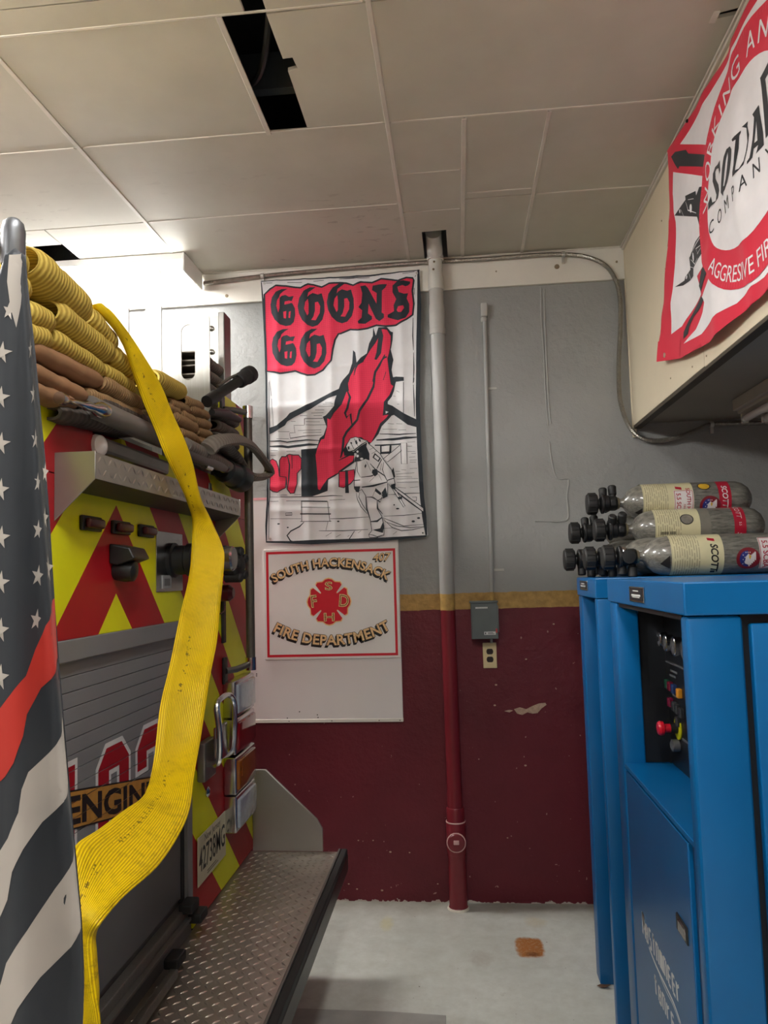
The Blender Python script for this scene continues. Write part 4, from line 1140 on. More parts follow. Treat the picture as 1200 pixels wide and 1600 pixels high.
# reading direction runs towards the viewer (-y)
def mir(f): return lambda u, v: (lambda p: (2 * 2.178 - p[0], p[1]))(f(u, v))
lay('ring_lettering', tri_polys(text2d('WORKING AND', .082, 0, 1.25), mir(on_arc(2.178, 2.772, .362, .262, pi / 2 + .35))), sfn, .0028, M_FW, sf, SCU, SCV, split=True)
lay('ring_lettering', tri_polys(text2d('AGGRESIVE FIREFIGHTING', .072, 0, .95), mir(on_arc(2.178, 2.772, .43, .33, -pi / 2 + .1, False))), sfn, .0028, M_FW, sf, SCU, SCV, split=True)
sq = [[[(2.3787,2.8728),(2.3802,2.8409),(2.394,2.8359),(2.3987,2.8573),(2.4232,2.8675),(2.441,2.8676),(2.4448,2.8473),(2.4156,2.8128),(2.4107,2.7914),(2.431,2.7765),(2.4754,2.7796),(2.5022,2.7848),(2.5308,2.7841),(2.5312,2.8074),(2.501,2.8168),(2.4918,2.791),(2.4571,2.7801),(2.4457,2.7935),(2.4662,2.8297),(2.4797,2.8562),(2.4711,2.8775),(2.4383,2.8822),(2.4045,2.8731)]],
      [[(2.3845,2.7934),(2.3599,2.836),(2.3387,2.8612),(2.3125,2.8707),(2.2821,2.8622),(2.2659,2.8438),(2.2747,2.8161),(2.2952,2.7885),(2.3225,2.7699),(2.3483,2.7621),(2.3691,2.7621),(2.3709,2.7522),(2.3923,2.774)],
 [(2.3619,2.7784),(2.3393,2.8124),(2.3221,2.8396),(2.3031,2.8562),(2.3019,2.8404),(2.3151,2.8114),(2.3316,2.7869),(2.3501,2.7753)]],
      [[(2.2611,2.8708),(2.2055,2.8656),(2.2066,2.859),(2.2147,2.8551),(2.2211,2.8181),(2.2388,2.7813),(2.245,2.7671),(2.2237,2.7613),(2.2,2.7713),(2.1856,2.7919),(2.1746,2.8142),(2.1748,2.8543),(2.2005,2.8728),(2.162,2.8665),(2.1675,2.8556),(2.1619,2.8266),(2.1782,2.7934),(2.2018,2.7608),(2.2318,2.757),(2.2692,2.7596),(2.2668,2.7731),(2.2525,2.7889),(2.2425,2.8245),(2.2334,2.8545),(2.2551,2.8613)]],
      [[(2.0839,2.8652),(2.0843,2.8434),(2.0808,2.7865),(2.0849,2.7506),(2.1329,2.7534),(2.125,2.76),(2.1168,2.7691),(2.1432,2.7732),(2.1534,2.7538),(2.1854,2.7518),(2.1841,2.7596),(2.1693,2.7627),(2.1451,2.8025),(2.1226,2.8535),(2.1306,2.8669)],
 [(2.1121,2.8358),(2.1177,2.7835),(2.1375,2.7868),(2.1221,2.8168)]]]
sq += [[[(2.05, 2.92), (1.98, 2.925), (1.94, 2.89), (1.95, 2.81), (1.99, 2.765), (2.07, 2.76)], [(2.025, 2.9), (2.03, 2.78), (2.0, 2.785), (1.975, 2.82), (1.97, 2.88), (1.985, 2.9)]]]
for q_ in sq:
    lay('black_lettering', [q_], sfn, .0032, M_FK, sf, SCU, SCV)
lay('black_lettering', tri_polys(text2d('COMPANY', .062, 0, 1.95), lambda u, v: (2.285 - u, 2.693 + v)), sfn, .0032, M_FK, sf, SCU, SCV, split=True)
lay('corner_patch', [[[(3.2016,2.546),(2.9252,2.4758),(2.9686,2.4076),(3.2295,2.4681)]]], sfn, .0012, M_FR, sf, SCU, SCV)
q = [(3.1312,2.468)][0]
MB().lathe([(.010, -.004), (.010, .002), (.005, .002)], sfn(q[0], q[1], .002), (-1, 0, 0), 16).build('grommet', mat('brass_grommet', (222, 212, 190), .3, .6, .05), sf)
q = [(2.6895,3.191)][0]
MB().lathe([(.006, -.02), (.006, .002), (.003, .004)], sfn(q[0], q[1], .002), (-1, 0, 0), 10).build('push_pin', M_BLACK, sf)

# ------------------------------------------------------------------ strip light under the soffit
q = [(1.2491,3.5328),(1.4086,3.75)]
sl = thing('strip_light', 'unlit two-tube strip light under the beige soffit', 'strip light', (1.3, 3.0, 2.33), 'fluorescent fittings')
lx0, lx1, ly0, ly1 = 1.225, 1.40, 2.28, 3.44
M_DIM = mat('aged_lamp_enamel', (176, 168, 156), .5, 0, .05)
MB().box(lx0, lx1, ly0, ly1, 2.285, 2.3345).build('housing', M_DIM, sl, .004)
MB().box(lx0 + .02, lx1 - .02, ly0, ly1 + .002, 2.272, 2.286).build('reflector', M_DIM, sl, .003)
for x_ in (lx0 + .045, lx1 - .045):
    tb = MB().cyl((x_, ly0 + .02, 2.248), (x_, ly1 - .02, 2.248), .0165, 16).build('tube', mat('unlit_tube_glass', (206, 198, 196), .2, 0, .03), sl)
    for y_ in (ly0 + .01, ly1 - .014):
        MB().box(x_ - .016, x_ + .016, y_, y_ + .006, 2.228, 2.275).build('lamp_holder', M_BATTEN, sl, .002)
    MB().lathe([(.0172, 0), (.0172, .02)], (x_, ly1 - .036, 2.248), (0, 1, 0), 16).build('tube_cap', M_CLIP, sl)


# ------------------------------------------------------------------ fire engine (its rear end faces the aisle)
XR = -0.9        # rear skin
YF = 3.25        # far side of the body
YN = 0.78        # near side
TZ = 0.467       # tailboard
fe = thing('fire_engine', 'fire engine rear with red and yellow-green chevrons, roll-up door and tailboard', 'fire engine', (XR, 2.0, 0))
def chevrons():
    t = NT('chevron_vinyl')
    p, x = t.pos()
    d = t.math('ABSOLUTE', t.math('SUBTRACT', x[1], 1.948))
    s = t.math('ADD', x[2], d)
    k = t.math('FRACT', t.math('DIVIDE', t.math('SUBTRACT', s, 1.582), .468))
    red = t.math('LESS_THAN', k, .5)
    n = t.ramp(t.noise(p, 4, 3), .3, .7)
    c = t.mix(red, t.mix(n, srgb(206, 206, 10), srgb(218, 220, 20)), t.mix(n, srgb(150, 18, 28), srgb(164, 24, 34)))
    t.base(c)
    t.set(.42, 0, .3, 0)
    return t.m
M_CHEV = chevrons()
M_RED = mat('engine_red_paint', (150, 20, 30), .18, 0, .05, 4, coat=.6)
M_ALU = mat('brushed_aluminium', (150, 148, 142), .42, .9, .10, 3, .12, 200, stretch=(60, 60, 3))
M_DALU = mat('dull_aluminium', (128, 126, 122), .42, .8, .10, 12)
M_GREY = mat('grey_door_paint', (122, 123, 126), .4, .1, .05, 6)
M_DGREY = mat('dark_grey_panel', (92, 93, 95), .42, .1, .05, 4)
M_RUB = mat('black_rubber', (28, 28, 28), .6, 0, .15, 30)
M_STAIN = mat('stainless', (168, 168, 168), .25, 1.0, .06, 30)

# body shell and what carries it
MB().box(-5.6, XR - .03, YN, YF, .62, 2.02).build('body', M_RED, fe, .02)
MB().box(-5.6, XR - .35, YN + .3, YF - .3, .42, .63).build('chassis', M_BLACK, fe, .01)
for x_ in (-2.4, -5.0):
    for y_ in (YN + .17, YF - .17):
        w = MB().lathe([(.30, -.14), (.48, -.15), (.52, -.11), (.52, .11), (.48, .15), (.30, .14)], (x_, y_, .52), (0, 1, 0), 36).build('tyre', M_RUB, fe)
        MB().lathe([(.30, -.12), (.10, -.09), (.10, .09), (.30, .12)], (x_, y_, .52), (0, 1, 0), 28).build('rim', M_ALU, w)
# rear skin: chevron panels round the door and shelf
DY0, DY1, DZ0, DZ1 = 1.10, 2.44, .575, 1.431
def skin(y0, y1, z0, z1, m=M_CHEV, nm='chevron_panel'):
    MB().box(XR - .035, XR, y0, y1, z0, z1).build(nm, m, fe, .0015)
skin(YN + .001, DY1 + .075, 1.482, 1.86)
skin(DY1 + .075, YF, TZ + .012, 1.86)
skin(YN, DY0 - .06, TZ + .012, 1.482)
skin(YN, 1.815, 1.862, 2.03)
skin(1.98, 2.92, 1.88, 2.0)
skin(2.92, YF, 1.862, 2.34)
MB().box(XR - .035, XR - .002, 1.815, 2.92, 1.86, 1.885).build('rear_skin', M_RED, fe, .0015)
MB().box(XR - .035, XR - .006, DY0 - .07, DY1 + .08, TZ - .04, .552).build('lower_skin', M_DGREY, fe, .002)
# roll-up door
MB().box(XR - .03, XR + .004, DY0 - .06, DY1 + .075, DZ1, 1.482).build('door_header', M_GREY, fe, .003)
for y_ in (DY0 - .06, DY1 + .028):
    MB().box(XR - .03, XR + .002, y_, y_ + .045, .56, DZ1).build('door_track', M_GREY, fe, .002)
MB().box(XR - .022, XR - .010, DY1, DY1 + .028, .59, DZ1).build('track_brush', M_RUB, fe, .001)
dr = MB().box(XR - .032, XR - .022, DY0 - .01, DY1 + .02, .58, DZ1).build('roll_up_door', M_DGREY, fe)
zs = [DZ1 - .0365 * i for i in range(0, 24)]
GRV = []
base_me = None
zlow = .905
for i, z in enumerate(zs):
    z0 = z - .0365
    if z0 < zlow:
        break
    GRV.append(z0)
    if base_me is None:
        o = MB().box(XR - .023, XR - .012, DY0, DY1, z0 + .0008, z - .0008).build('slat', M_GREY, dr, .001, org=None)
        base_me = o; base_z = z
    else:
        o = base_me.copy(); COL.objects.link(o); o.parent = dr
        o.location.z = z - base_z
MB().box(XR - .023, XR - .012, DY0, DY1, .605, GRV[-1] - .002).build('lower_panel', M_DGREY, dr, .003)
def drf(u, v, l): return (XR - .012 + .0006 + l, u, v)
def grooves(u, v): return any(abs(v - g_) < .0009 for g_ in GRV)
GC = [g_ + s_ for g_ in GRV for s_ in (-.0009, .0009)]
M_DW = mat('white_vinyl', (206, 204, 204), .4, 0, .04); M_DR = mat('red_vinyl', (150, 12, 28), .4, 0, .06)
# numerals 1 0 2: block figures with white outline
def fig(poly, grow):
    out = []
    n = len(poly)
    for i, p in enumerate(poly):
        a = Vector(poly[i - 1]); b = Vector(p); c = Vector(poly[(i + 1) % n])
        d1 = (b - a).normalized(); d2 = (c - b).normalized()
        n1 = Vector((d1.y, -d1.x)); n2 = Vector((d2.y, -d2.x))
        m_ = (n1 + n2)
        m_ = m_ / max(.35, (1 + n1.dot(n2)))
        out.append(b + m_ * grow)
    return out
def block(ch, y, z, w, h):
    t_ = w * .33; c_ = w * .25
    P = lambda a, b: Vector((y + a, z + b))
    if ch == '0':
        return [[P(c_, 0), P(w - c_, 0), P(w, c_), P(w, h - c_), P(w - c_, h), P(c_, h), P(0, h - c_), P(0, c_)]], [[P(t_, t_), P(t_, h - t_), P(w - t_, h - t_), P(w - t_, t_)]]
    if ch == '1':
        return [[P(0, 0), P(w * .8, 0), P(w * .8, t_ * .6), P(w * .62, t_ * .6), P(w * .62, h), P(w * .28, h), P(0, h - c_), P(0, h - c_ * 2), P(w * .25, h - c_ * 1.6), P(w * .25, t_ * .6), P(0, t_ * .6)]], []
    return [[P(0, 0), P(w, 0), P(w, t_), P(w * .5, t_), P(w, h * .5), P(w, h - c_), P(w - c_, h), P(c_, h), P(0, h - c_), P(0, h * .62), P(t_, h * .62), P(t_, h - t_), P(w - t_, h - t_), P(w - t_, h * .55), P(0, t_)]], []
nz0, nh = .905, .283
wp, rp = [], []
for ch, y_, w_ in (('1', 1.65, .17), ('0', 1.873, .178), ('2', 2.108, .19)):
    o_, h_ = block(ch, y_, nz0, w_, nh)
    wp.append([fig(o_[0], .013)] + [fig(h, .013) for h in h_])
    rp.append([o_[0]] + h_)
for w_ in wp:
    lay('white_numeral', [w_], drf, 0, M_DW, dr, None, GC, grooves)
for w_ in rp:
    lay('red_numeral', [w_], drf, .0006, M_DR, dr, None, GC, grooves)
def slant(u, v): return (1.97 + u, 1.044 - .19 * u + v)
def band(h): return [[Vector(slant(a, b)) for a, b in ((-.46, -h), (.46, -h), (.46, h), (-.46, h))]]
lay('name_banner', [band(.045)], drf, .0012, M_INK, dr, None, GC, grooves)
lay('name_banner_face', [band(.041)], drf, .0018, mat('gold_vinyl', (186, 134, 62), .4, .2, .15, 40), dr, None, GC, grooves)
tt = text2d('ENGINE', .088, .03, 1.0)
tw = max(p[0] for t_ in tt for p in t_) - min(p[0] for t_ in tt for p in t_)
lay('name_lettering', tri_polys(tt, lambda u, v: slant(u * .52 / tw, v - .031)), drf, .0024, M_INK, dr, None, GC, grooves)
# bottom rails of the door
MB().box(XR - .02, XR + .012, DY0 - .05, DY1 + .03, .55, .585).build('door_bottom_rail', M_ALU, fe, .004)
MB().box(XR + .012, XR + .03, DY0 - .05, DY1 - .02, .548, .558).build('rail_lip', M_DALU, fe, .002)
MB().box(XR + .04, XR + .062, DY0 - .05, DY1 - .22, .478, .505).build('tailboard_rail', M_ALU, fe, .003)
for y0_, x_, z_ in ((DY1 - .02, XR - .002, .575), (DY1 - .2, XR + .02, .50), (DY1 + .02, XR + .012, .53)):
    MB().box(x_, x_ + .045, y0_ - .03, y0_ + .04, z_, z_ + .03).build('rubber_stop', M_RUB, fe, .006)
# shelf of tread plate across the rear
SHY0, SHY1 = 1.632, 2.786
prof = [(XR - .0, 1.905), (-.806, 1.905), (-.806, 1.845), (XR, 1.828)]
gus = [(XR, 1.908), (-.803, 1.908), (-.803, 1.845), (XR, 1.752)]
sh_ = MB().prism(prof, 'Y', SHY0 + .004, SHY1 - .004).build('shelf', mat('dark_shelf_underside', (74, 72, 70), .5, .5, .1), fe, .002)
for y_ in (SHY0, SHY1 - .004):
    MB().prism(gus, 'Y', y_, y_ + .004).build('shelf_gusset', mat('satin_gusset', (150, 148, 145), .36, .75, .06, 6), fe, .0015)
def tread(b, o, du, dv, dn, nu, nv, pu, pv, L=.026, wd=.007, h=.0022):
    """raised diamond lugs, turned alternately left and right"""
    o = Vector(o); du = Vector(du); dv = Vector(dv); dn = Vector(dn)
    for j in range(nv):
        for i in range(nu):
            c = o + du * (pu * (i + .5)) + dv * (pv * (j + .5))
            s = 1 if (i + j) % 2 else -1
            a = (du + dv * s).normalized(); n = (dv - du * s).normalized()
            b.add([c - a * L / 2, c + n * wd / 2, c + a * L / 2, c - n * wd / 2, c + dn * h - a * L * .22, c + dn * h + a * L * .22],
                  [(0, 1, 5, 4), (1, 2, 5), (2, 3, 4, 5), (3, 0, 4), ])
M_TREAD = mat('tread_plate', (176, 168, 158), .34, .8, .12, 10)
b = MB(); tread(b, (-.8055, SHY0 + .01, 1.849), (0, 1, 0), (0, 0, 1), (1, 0, 0), 42, 2, .0268, .028, .027, .0075)
tag(b.build('tread_lugs', M_TREAD, sh_, fix=False), None, None, None, 'stuff')
MB().box(-.8068, -.8052, SHY0 + .004, SHY1 - .004, 1.846, 1.9055).build('shelf_face', M_TREAD, sh_)
b = MB(); tread(b, (XR + .004, SHY0 + .01, 1.9055), (0, 1, 0), (1, 0, 0), (0, 0, 1), 42, 3, .0268, .028, .027, .0075)
tag(b.build('tread_lugs', M_TREAD, sh_, fix=False), None, None, None, 'stuff')
# tailboard
TX = -.535
tb_ = MB().box(XR - .01, TX, YN, YF, TZ - .05, TZ).build('tailboard', M_TREAD, fe, .003)
b = MB(); tread(b, (XR + .004, YN + .01, TZ), (1, 0, 0), (0, 1, 0), (0, 0, 1), 13, 90, .0272, .0272, .0265, .0085, .0026)
tag(b.build('tread_lugs', M_TREAD, tb_, fix=False), None, None, None, 'stuff')
MB().box(TX - .004, TX + .006, YN - .002, YF + .02, TZ - .06, TZ + .006).build('tailboard_lip', M_DALU, fe, .003)
MB().box(TX + .006, TX + .032, YN - .002, YF + .03, TZ - .055, TZ + .002).build('rubber_edge', M_RUB, fe, .004)
MB().box(TX + .020, TX + .034, YN - .002, YF + .03, TZ - .085, TZ - .02).build('lower_edge', mat('dark_steel_edge', (58, 57, 55), .35, .6, .1), fe, .003)
MB().prism([(XR, TZ + .001), (-.601, TZ + .001), (-.601, .56), (-.625, .60), (-.84, .802), (XR, .802)], 'Y', YF - .004, YF + .008).build('end_gusset', mat('satin_aluminium', (166, 163, 158), .38, .7, .05, 5), fe, .0025)
MB().box(-2.0, TX - .1, YN + .3, YN + .36, .3, TZ - .05).build('step_bracket', M_BLACK, fe, .004)
MB().box(-2.0, TX - .1, YF - .36, YF - .3, .3, TZ - .05).build('step_bracket', M_BLACK, fe, .004)

# small fittings on the rear
M_LRED = mat('red_lens', (70, 8, 14), .3, 0, .08)
def lens_light(y0, y1, z0, z1, dep, m, bez, nm):
    b_ = MB().box(XR, XR + dep * .45, y0, y1, z0, z1).build(nm, bez, fe, .004)
    MB().box(XR + dep * .4, XR + dep, y0 + .008, y1 - .008, z0 + .006, z1 - .006).build('lens', m, b_, .008, seg=3)
for y0, y1, z0, z1 in ((1.746, 1.846, 1.738, 1.775), (1.912, 2.016, 1.738, 1.774), (2.08, 2.18, 1.738, 1.774)):
    lens_light(y0, y1, z0, z1, .026, M_LRED, M_BLACK, 'marker_light')
cm = MB().prism([(XR, 1.66), (XR + .02, 1.655), (XR + .07, 1.672), (XR + .055, 1.70), (XR, 1.712)], 'Y', 1.905, 2.005).build('camera_hood', M_BLACK, fe, .004)
MB().lathe([(.028, 0), (.03, .03), (.026, .05), (.012, .056), (.0, .057)], (XR + .002, 1.945, 1.645), (1, 0, -.15), 20).build('rear_camera', M_BLACK, fe)
# hose connection panel
MB().box(XR - .002, XR + .003, 2.214, 2.432, 1.578, 1.762).build('inlet_panel', M_STAIN, fe, .001)
iv = MB().lathe([(.055, 0), (.055, .012), (.046, .016), (.046, .05), (.052, .055), (.052, .075), (.04, .085)], (XR + .003, 2.335, 1.675), (1, 0, 0), 28).build('inlet_flange', M_BLACK, fe)
MB().lathe([(.034, 0), (.034, .07), (.039, .074), (.039, .12), (.034, .126)], (XR + .08, 2.335, 1.675), (1, 0, 0), 28).build('inlet_coupling', M_STAIN, iv)
MB().box(XR + .003, XR + .008, 2.25, 2.32, 1.588, 1.628).build('instruction_plate', mat('pale_plate', (150, 152, 154), .4, .3, .1, 60), fe, .001)
MB().box(XR + .008, XR + .0085, 2.262, 2.308, 1.596, 1.618).build('plate_print', M_DGREY, fe)
# spoked black cap beyond the hose
kn = MB().lathe([(.036, 0), (.045, .008), (.045, .05), (.036, .06), (.016, .064)], (-.835, 2.70, 1.66), (1, -.2, 0), 24).build('discharge_cap', M_RUB, fe, .002)
for a in range(5):
    an = a * 2 * pi / 5 + .5
    c = Vector((-.80, 2.70, 1.66)) + Vector((.01 * math.cos(an), math.cos(an), math.sin(an))) * .05
    MB().lathe([(.012, -.034), (.017, -.03), (.017, .028), (.012, .034)], tuple(c), (1, -.2, 0), 12).build('cap_lug', M_RUB, kn)
MB().lathe([(.052, 0), (.046, .03), (.04, .055)], (XR, 2.67, 1.668), (1, -.1, 0), 24).build('discharge_elbow', M_STAIN, fe)
MB().tube(spline([(XR + .02, 2.5, 1.50), (XR + .05, 2.62, 1.488), (XR + .05, 2.72, 1.495), (XR + .03, 2.8, 1.51)], 8), .0022, 6).build('retaining_cable', mat('dark_red_cable', (92, 34, 36), .5, 0, .1), fe)
# grab rail at the far corner
rail = MB().tube([(-.83, 3.0, 2.30), (-.83, 3.0, 1.26)], .0175, 16).build('grab_rail', mat('dark_ribbed_rail', (96, 92, 86), .45, .6, .1, 40), fe)
for z_ in (2.285, 1.275):
    c = MB().lathe([(.021, 0), (.021, .05)], (-.83, 3.0, z_ - .025), (0, 0, 1), 18).build('rail_clamp', M_CHROME, fe)
    MB().tube([(-.83, 3.0, z_), (-.845, 2.96, z_ - .005), (-.86, 2.9, z_ - .01), (XR + .01, 2.87, z_ - .012)], .012, 12).build('rail_bracket', M_DALU, c)
    MB().box(XR, XR + .012, 2.845, 2.885, z_ - .06, z_ + .04).build('bracket_foot', M_BLACK, c, .004)
MB().box(XR, XR + .012, 2.84, 2.87, 1.37, 1.56).build('reflector_strip', M_BLACK, fe, .003)
MB().box(XR, XR + .02, 2.86, 2.9, 1.66, 1.74).build('junction_box', M_BLACK, fe, .006)
MB().lathe([(.024, 0), (.03, .006), (.03, .06), (.018, .075)], (XR, 2.76, 1.56), (1, 0, 0), 18).build('red_beacon', M_LRED, fe)
MB().box(XR, XR + .018, 2.5, 2.53, 1.345, 1.385).build('door_catch', M_STAIN, fe, .003)
MB().box(XR, XR + .006, 2.70, 2.73, 1.935, 1.965).build('stud_plate', M_STAIN, fe, .002)
# stack of lamps beside the door
M_CLENS = mat('clear_lens', (150, 160, 172), .08, 0, .12, 40, coat=.7)
M_AMB = mat('amber_lens', (132, 74, 14), .1, 0, .15, 40, coat=.7)
M_LR2 = mat('tail_red_lens', (120, 10, 18), .1, 0, .1, 40, coat=.7)
for z0, z1, m_ in ((1.088, 1.226, M_CLENS), (.952, 1.084, M_LR2), (.806, .944, M_AMB), (.668, .802, M_CLENS)):
    h = MB().box(XR, XR + .05, 2.85, 3.12, z0, z1).build('tail_light_bezel', M_CHROME, fe, .008, seg=3)
    MB().box(XR + .042, XR + .06, 2.866, 3.104, z0 + .014, z1 - .014).build('lens', m_, h, .008, seg=3)
# folding chrome step / handle
fs_ = MB().tube(spline([(XR + .03, 2.59, .985), (XR + .075, 2.565, 1.0), (XR + .08, 2.56, 1.10), (XR + .07, 2.565, 1.18), (XR + .07, 2.60, 1.2), (XR + .07, 2.70, 1.2), (XR + .08, 2.735, 1.165), (XR + .08, 2.735, 1.08), (XR + .07, 2.735, 1.0), (XR + .03, 2.72, .98)], 5), .0105, 10).build('folding_step', M_CHROME, fe)
MB().box(XR + .045, XR + .062, 2.60, 2.715, .985, 1.105).build('step_pad', M_CHROME, fs_, .006)
MB().box(XR, XR + .03, 2.56, 2.68, .93, 1.06).build('step_mount', M_DALU, fs_, .006)
MB().lathe([(.018, 0), (.018, .004), (.01, .01), (.0, .012)], (XR, 2.665, .872), (1, 0, 0), 18).build('oval_lock', M_CHROME, fe)
# licence plate
lp = MB().box(XR + .004, XR + .007, 2.548, 2.853, .593, .752).build('licence_plate', mat('cream_licence_plate', (196, 190, 160), .4, .1, .06), fe, .002)
def lpf(u, v, l): return (XR + .007 + l, u, v)
M_LPK = mat('plate_print_black', (40, 42, 40), .5, 0, .1)
lay('plate_number', tri_polys(text2d('42738MG', .108, .012, 1.0), lambda u, v: (2.70 + u * .66, .636 + v)), lpf, .0006, M_LPK, lp, split=True)
lay('plate_number', tri_polys(text2d('New Jersey', .034, 0, 1.1), lambda u, v: (2.70 + u, .722 + v)), lpf, .0006, M_LPK, lp)
lay('plate_marks', [rect(2.64, 2.76, .606, .609), rect(2.64, 2.74, .614, .617)], lpf, .0006, M_LPK, lp)

# hose bed: dividers, side wall, rails
def slotted(y, x0, x1, z0, z1, sx0, sx1, sz0, sz1, r=.035):
    pts = [(x0, z0), (x1, z0), (x1, z1 - r)] + [(x1 - r + r * math.cos(a), z1 - r + r * math.sin(a)) for a in (.4, .8, 1.2, pi / 2)] + [(x0, z1)]
    n = len(pts); rs = (sx1 - sx0) / 2; cx = (sx0 + sx1) / 2
    hole = [(cx + rs * math.cos(a), sz1 - rs + rs * math.sin(a)) for a in [pi * i / 10 for i in range(11)]] + [(cx + rs * math.cos(a), sz0 + rs + rs * math.sin(a)) for a in [pi + pi * i / 10 for i in range(11)]]
    t = .005
    V = [(p[0], y, p[1]) for p in pts + hole] + [(p[0], y + t, p[1]) for p in pts + hole]
    N = n + len(hole)
    tr = tessellate_polygon([[Vector((p[0], p[1], 0)) for p in pts], [Vector((p[0], p[1], 0)) for p in hole]])
    F = [tuple(q) for q in tr] + [tuple(i + N for i in q) for q in tr]
    F += [(i, (i + 1) % n, (i + 1) % n + N, i + N) for i in range(n)]
    m_ = len(hole)
    F += [(n + i, n + (i + 1) % m_, n + (i + 1) % m_ + N, n + i + N) for i in range(m_)]
    return MB().add(V, F).build('hose_bed_divider', M_ALU, fe, 0)
d1 = [(-0.9097,2.6214),(-1.018,2.5843),(-0.9631,2.3631)]
slotted(2.29, -1.75, d1[0][0], 1.98, d1[0][1], d1[1][0], d1[2][0], d1[2][1], d1[1][1])
d2 = [(-0.8999,2.6256),(-1.0098,2.5727),(-0.9565,2.3605)]
slotted(2.735, -1.75, d2[0][0], 1.98, d2[0][1], d2[1][0], d2[2][0], d2[2][1], d2[1][1])
d3 = [(-1.0094,2.7122),(-0.9239,2.7071),(-0.939,2.3127)]
MB().box(-3.0, d3[0][0] + .06, 3.05, 3.055, 2.0, d3[0][1]).build('side_wall', M_ALU, fe, .002)
MB().box(d3[0][0] + .058, d3[1][0], 3.0, 3.09, 2.0, d3[0][1]).build('side_post', M_DALU, fe, .004)
for z_ in (2.66, 2.56):
    MB().lathe([(.012, 0), (.012, .004), (.006, .008), (.0, .009)], (d3[0][0] + .015, 3.05, z_), (0, -1, 0), 12).build('bolt', M_STAIN, fe)
MB().box(-5.6, XR - .04, YN, YF, 2.0, 2.03).build('hose_bed_floor', M_DALU, fe, .002)
MB().box(-5.6, -3.0, YN + .05, YF - .05, 2.02, 2.25).build('hose_bed_front', M_RED, fe, .02)
# lower rails above the shelf
MB().tube([(-.862, 1.72, 2.03), (-.855, 2.2, 2.03), (-.845, 2.62, 2.025), (-.84, 2.70, 2.022)], .026, 14, rr=[.028, .028, .026, .02]).build('bed_roller', mat('grey_roller', (122, 118, 114), .45, .3, .08), fe)
MB().lathe([(.021, 0), (.023, .006), (.021, .012)], (-.84, 2.70, 2.022), (0, 1, 0), 16).build('roller_end', M_CHROME, fe)
MB().box(XR - .03, XR + .012, 1.84, 2.3, 1.94, 1.985).build('roller_beam', M_DALU, fe, .01)
MB().lathe([(.03, 0), (.026, .012), (.012, .022), (0, .025)], (XR + .002, 1.835, 1.957), (1, -.2, 0), 18).build('work_light', mat('white_light_lens', (230, 230, 230), .2, 0, .03), fe)
MB().lathe([(.014, 0), (.014, .02), (.007, .03), (.007, .1), (.012, .11), (.010, .14), (.016, .155), (.02, .175), (.016, .2), (.006, .206)], (-.845, 1.55, 2.012), (.05, 1, .06), 18).build('chrome_handle', M_CHROME, fe)
MB().tube([(-.85, 2.52, 2.0), (-.85, 2.58, 2.0)], .012, 12).build('chrome_pin', M_CHROME, fe)

# ------------------------------------------------------------------ hoses on the bed
def hose_mat(name, c1, c2, freq=520.0, dirt=.35, dcol=(70, 56, 40), ax=1):
    t = NT(name)
    p, x = t.pos()
    s = t.math('SINE', t.math('MULTIPLY', x[ax], freq))
    k = t.ramp(s, -1, 1)
    c = t.mix(k, srgb(*c1), srgb(*c2))
    n = t.ramp(t.noise(p, 10, 5, .65), .45, .75)
    c = t.mix(t.math('MULTIPLY', n, dirt), c, srgb(*dcol))
    t.base(c)
    t.set(.75, 0, .25)
    t.bump(k, .5, .0025)
    return t.m
M_HY = hose_mat('yellow_jacket_hose', (164, 138, 58), (208, 184, 92), dirt=.3, dcol=(128, 102, 58))
M_HT = hose_mat('tan_jacket_hose', (128, 102, 70), (160, 130, 92), 620)
M_HB = hose_mat('brown_jacket_hose', (132, 98, 70), (156, 118, 86), 0.0)
M_HG = hose_mat('grey_jacket_hose', (112, 106, 98), (128, 122, 114), 300)
M_HD = hose_mat('dark_jacket_hose', (70, 64, 60), (84, 78, 72), 300)
def fold(parent, m, y0, z0, y1, z1, r, xf=-.885, th=.011, back=.5, seed=0, nm='hose_fold'):
    """one fold of flat hose: a U-bend seen at the rear, its two runs going forward into the bed"""
    rnd = random.Random(seed)
    prof = []
    for i in range(11):
        a = pi / 2 - pi * i / 10
        prof.append((math.cos(a), math.sin(a)))
    n = max(4, int(abs(y1 - y0) / .03) + 2)
    vs, fs = [], []
    for k in range(n + 1):
        t = k / n
        e = min(t, 1 - t) * (abs(y1 - y0))
        sq = 1 - .22 * max(0, 1 - e / .012)
        y = y0 + (y1 - y0) * t; z = z0 + (z1 - z0) * t + rnd.uniform(-.002, .002)
        ring = []
        ro = r * sq; ri = max(.004, r - th)
        bulge = 1.35 + rnd.uniform(-.05, .05)
        ring += [(xf - back, ro * .8)] + [(xf + ro * c * bulge, ro * s) for c, s in prof] + [(xf - back, -ro * .8)]
        ring += [(xf - back, -ri * .8)] + [(xf + ri * c * bulge, ri * s) for c, s in reversed(prof)] + [(xf - back, ri * .8)]
        vs += [(a, y, z + b) for a, b in ring]
    N = len(ring)
    for k in range(n):
        for i in range(N):
            j = (i + 1) % N
            fs.append((k * N + i, k * N + j, (k + 1) * N + j, (k + 1) * N + i))
    for base in (0, n * N):
        h = N // 2
        for i in range(h - 1):
            fs.append((base + i, base + i + 1, base + N - 2 - i, base + N - 1 - i))
    return MB().add(vs, fs).build(nm, m, parent, smooth=50)
def folds(parent, m, lst, r, px=5.16, xf=-.885, th=.011, back=.5):
    for i, q in enumerate(lst):
        rr = r if not isinstance(r, (list, tuple)) else r[i]
        fold(parent, m, q[0][0], q[0][1], q[1][0], q[1][1], rr, xf, th, back, seed=i * 7 + int(rr * 1e4))
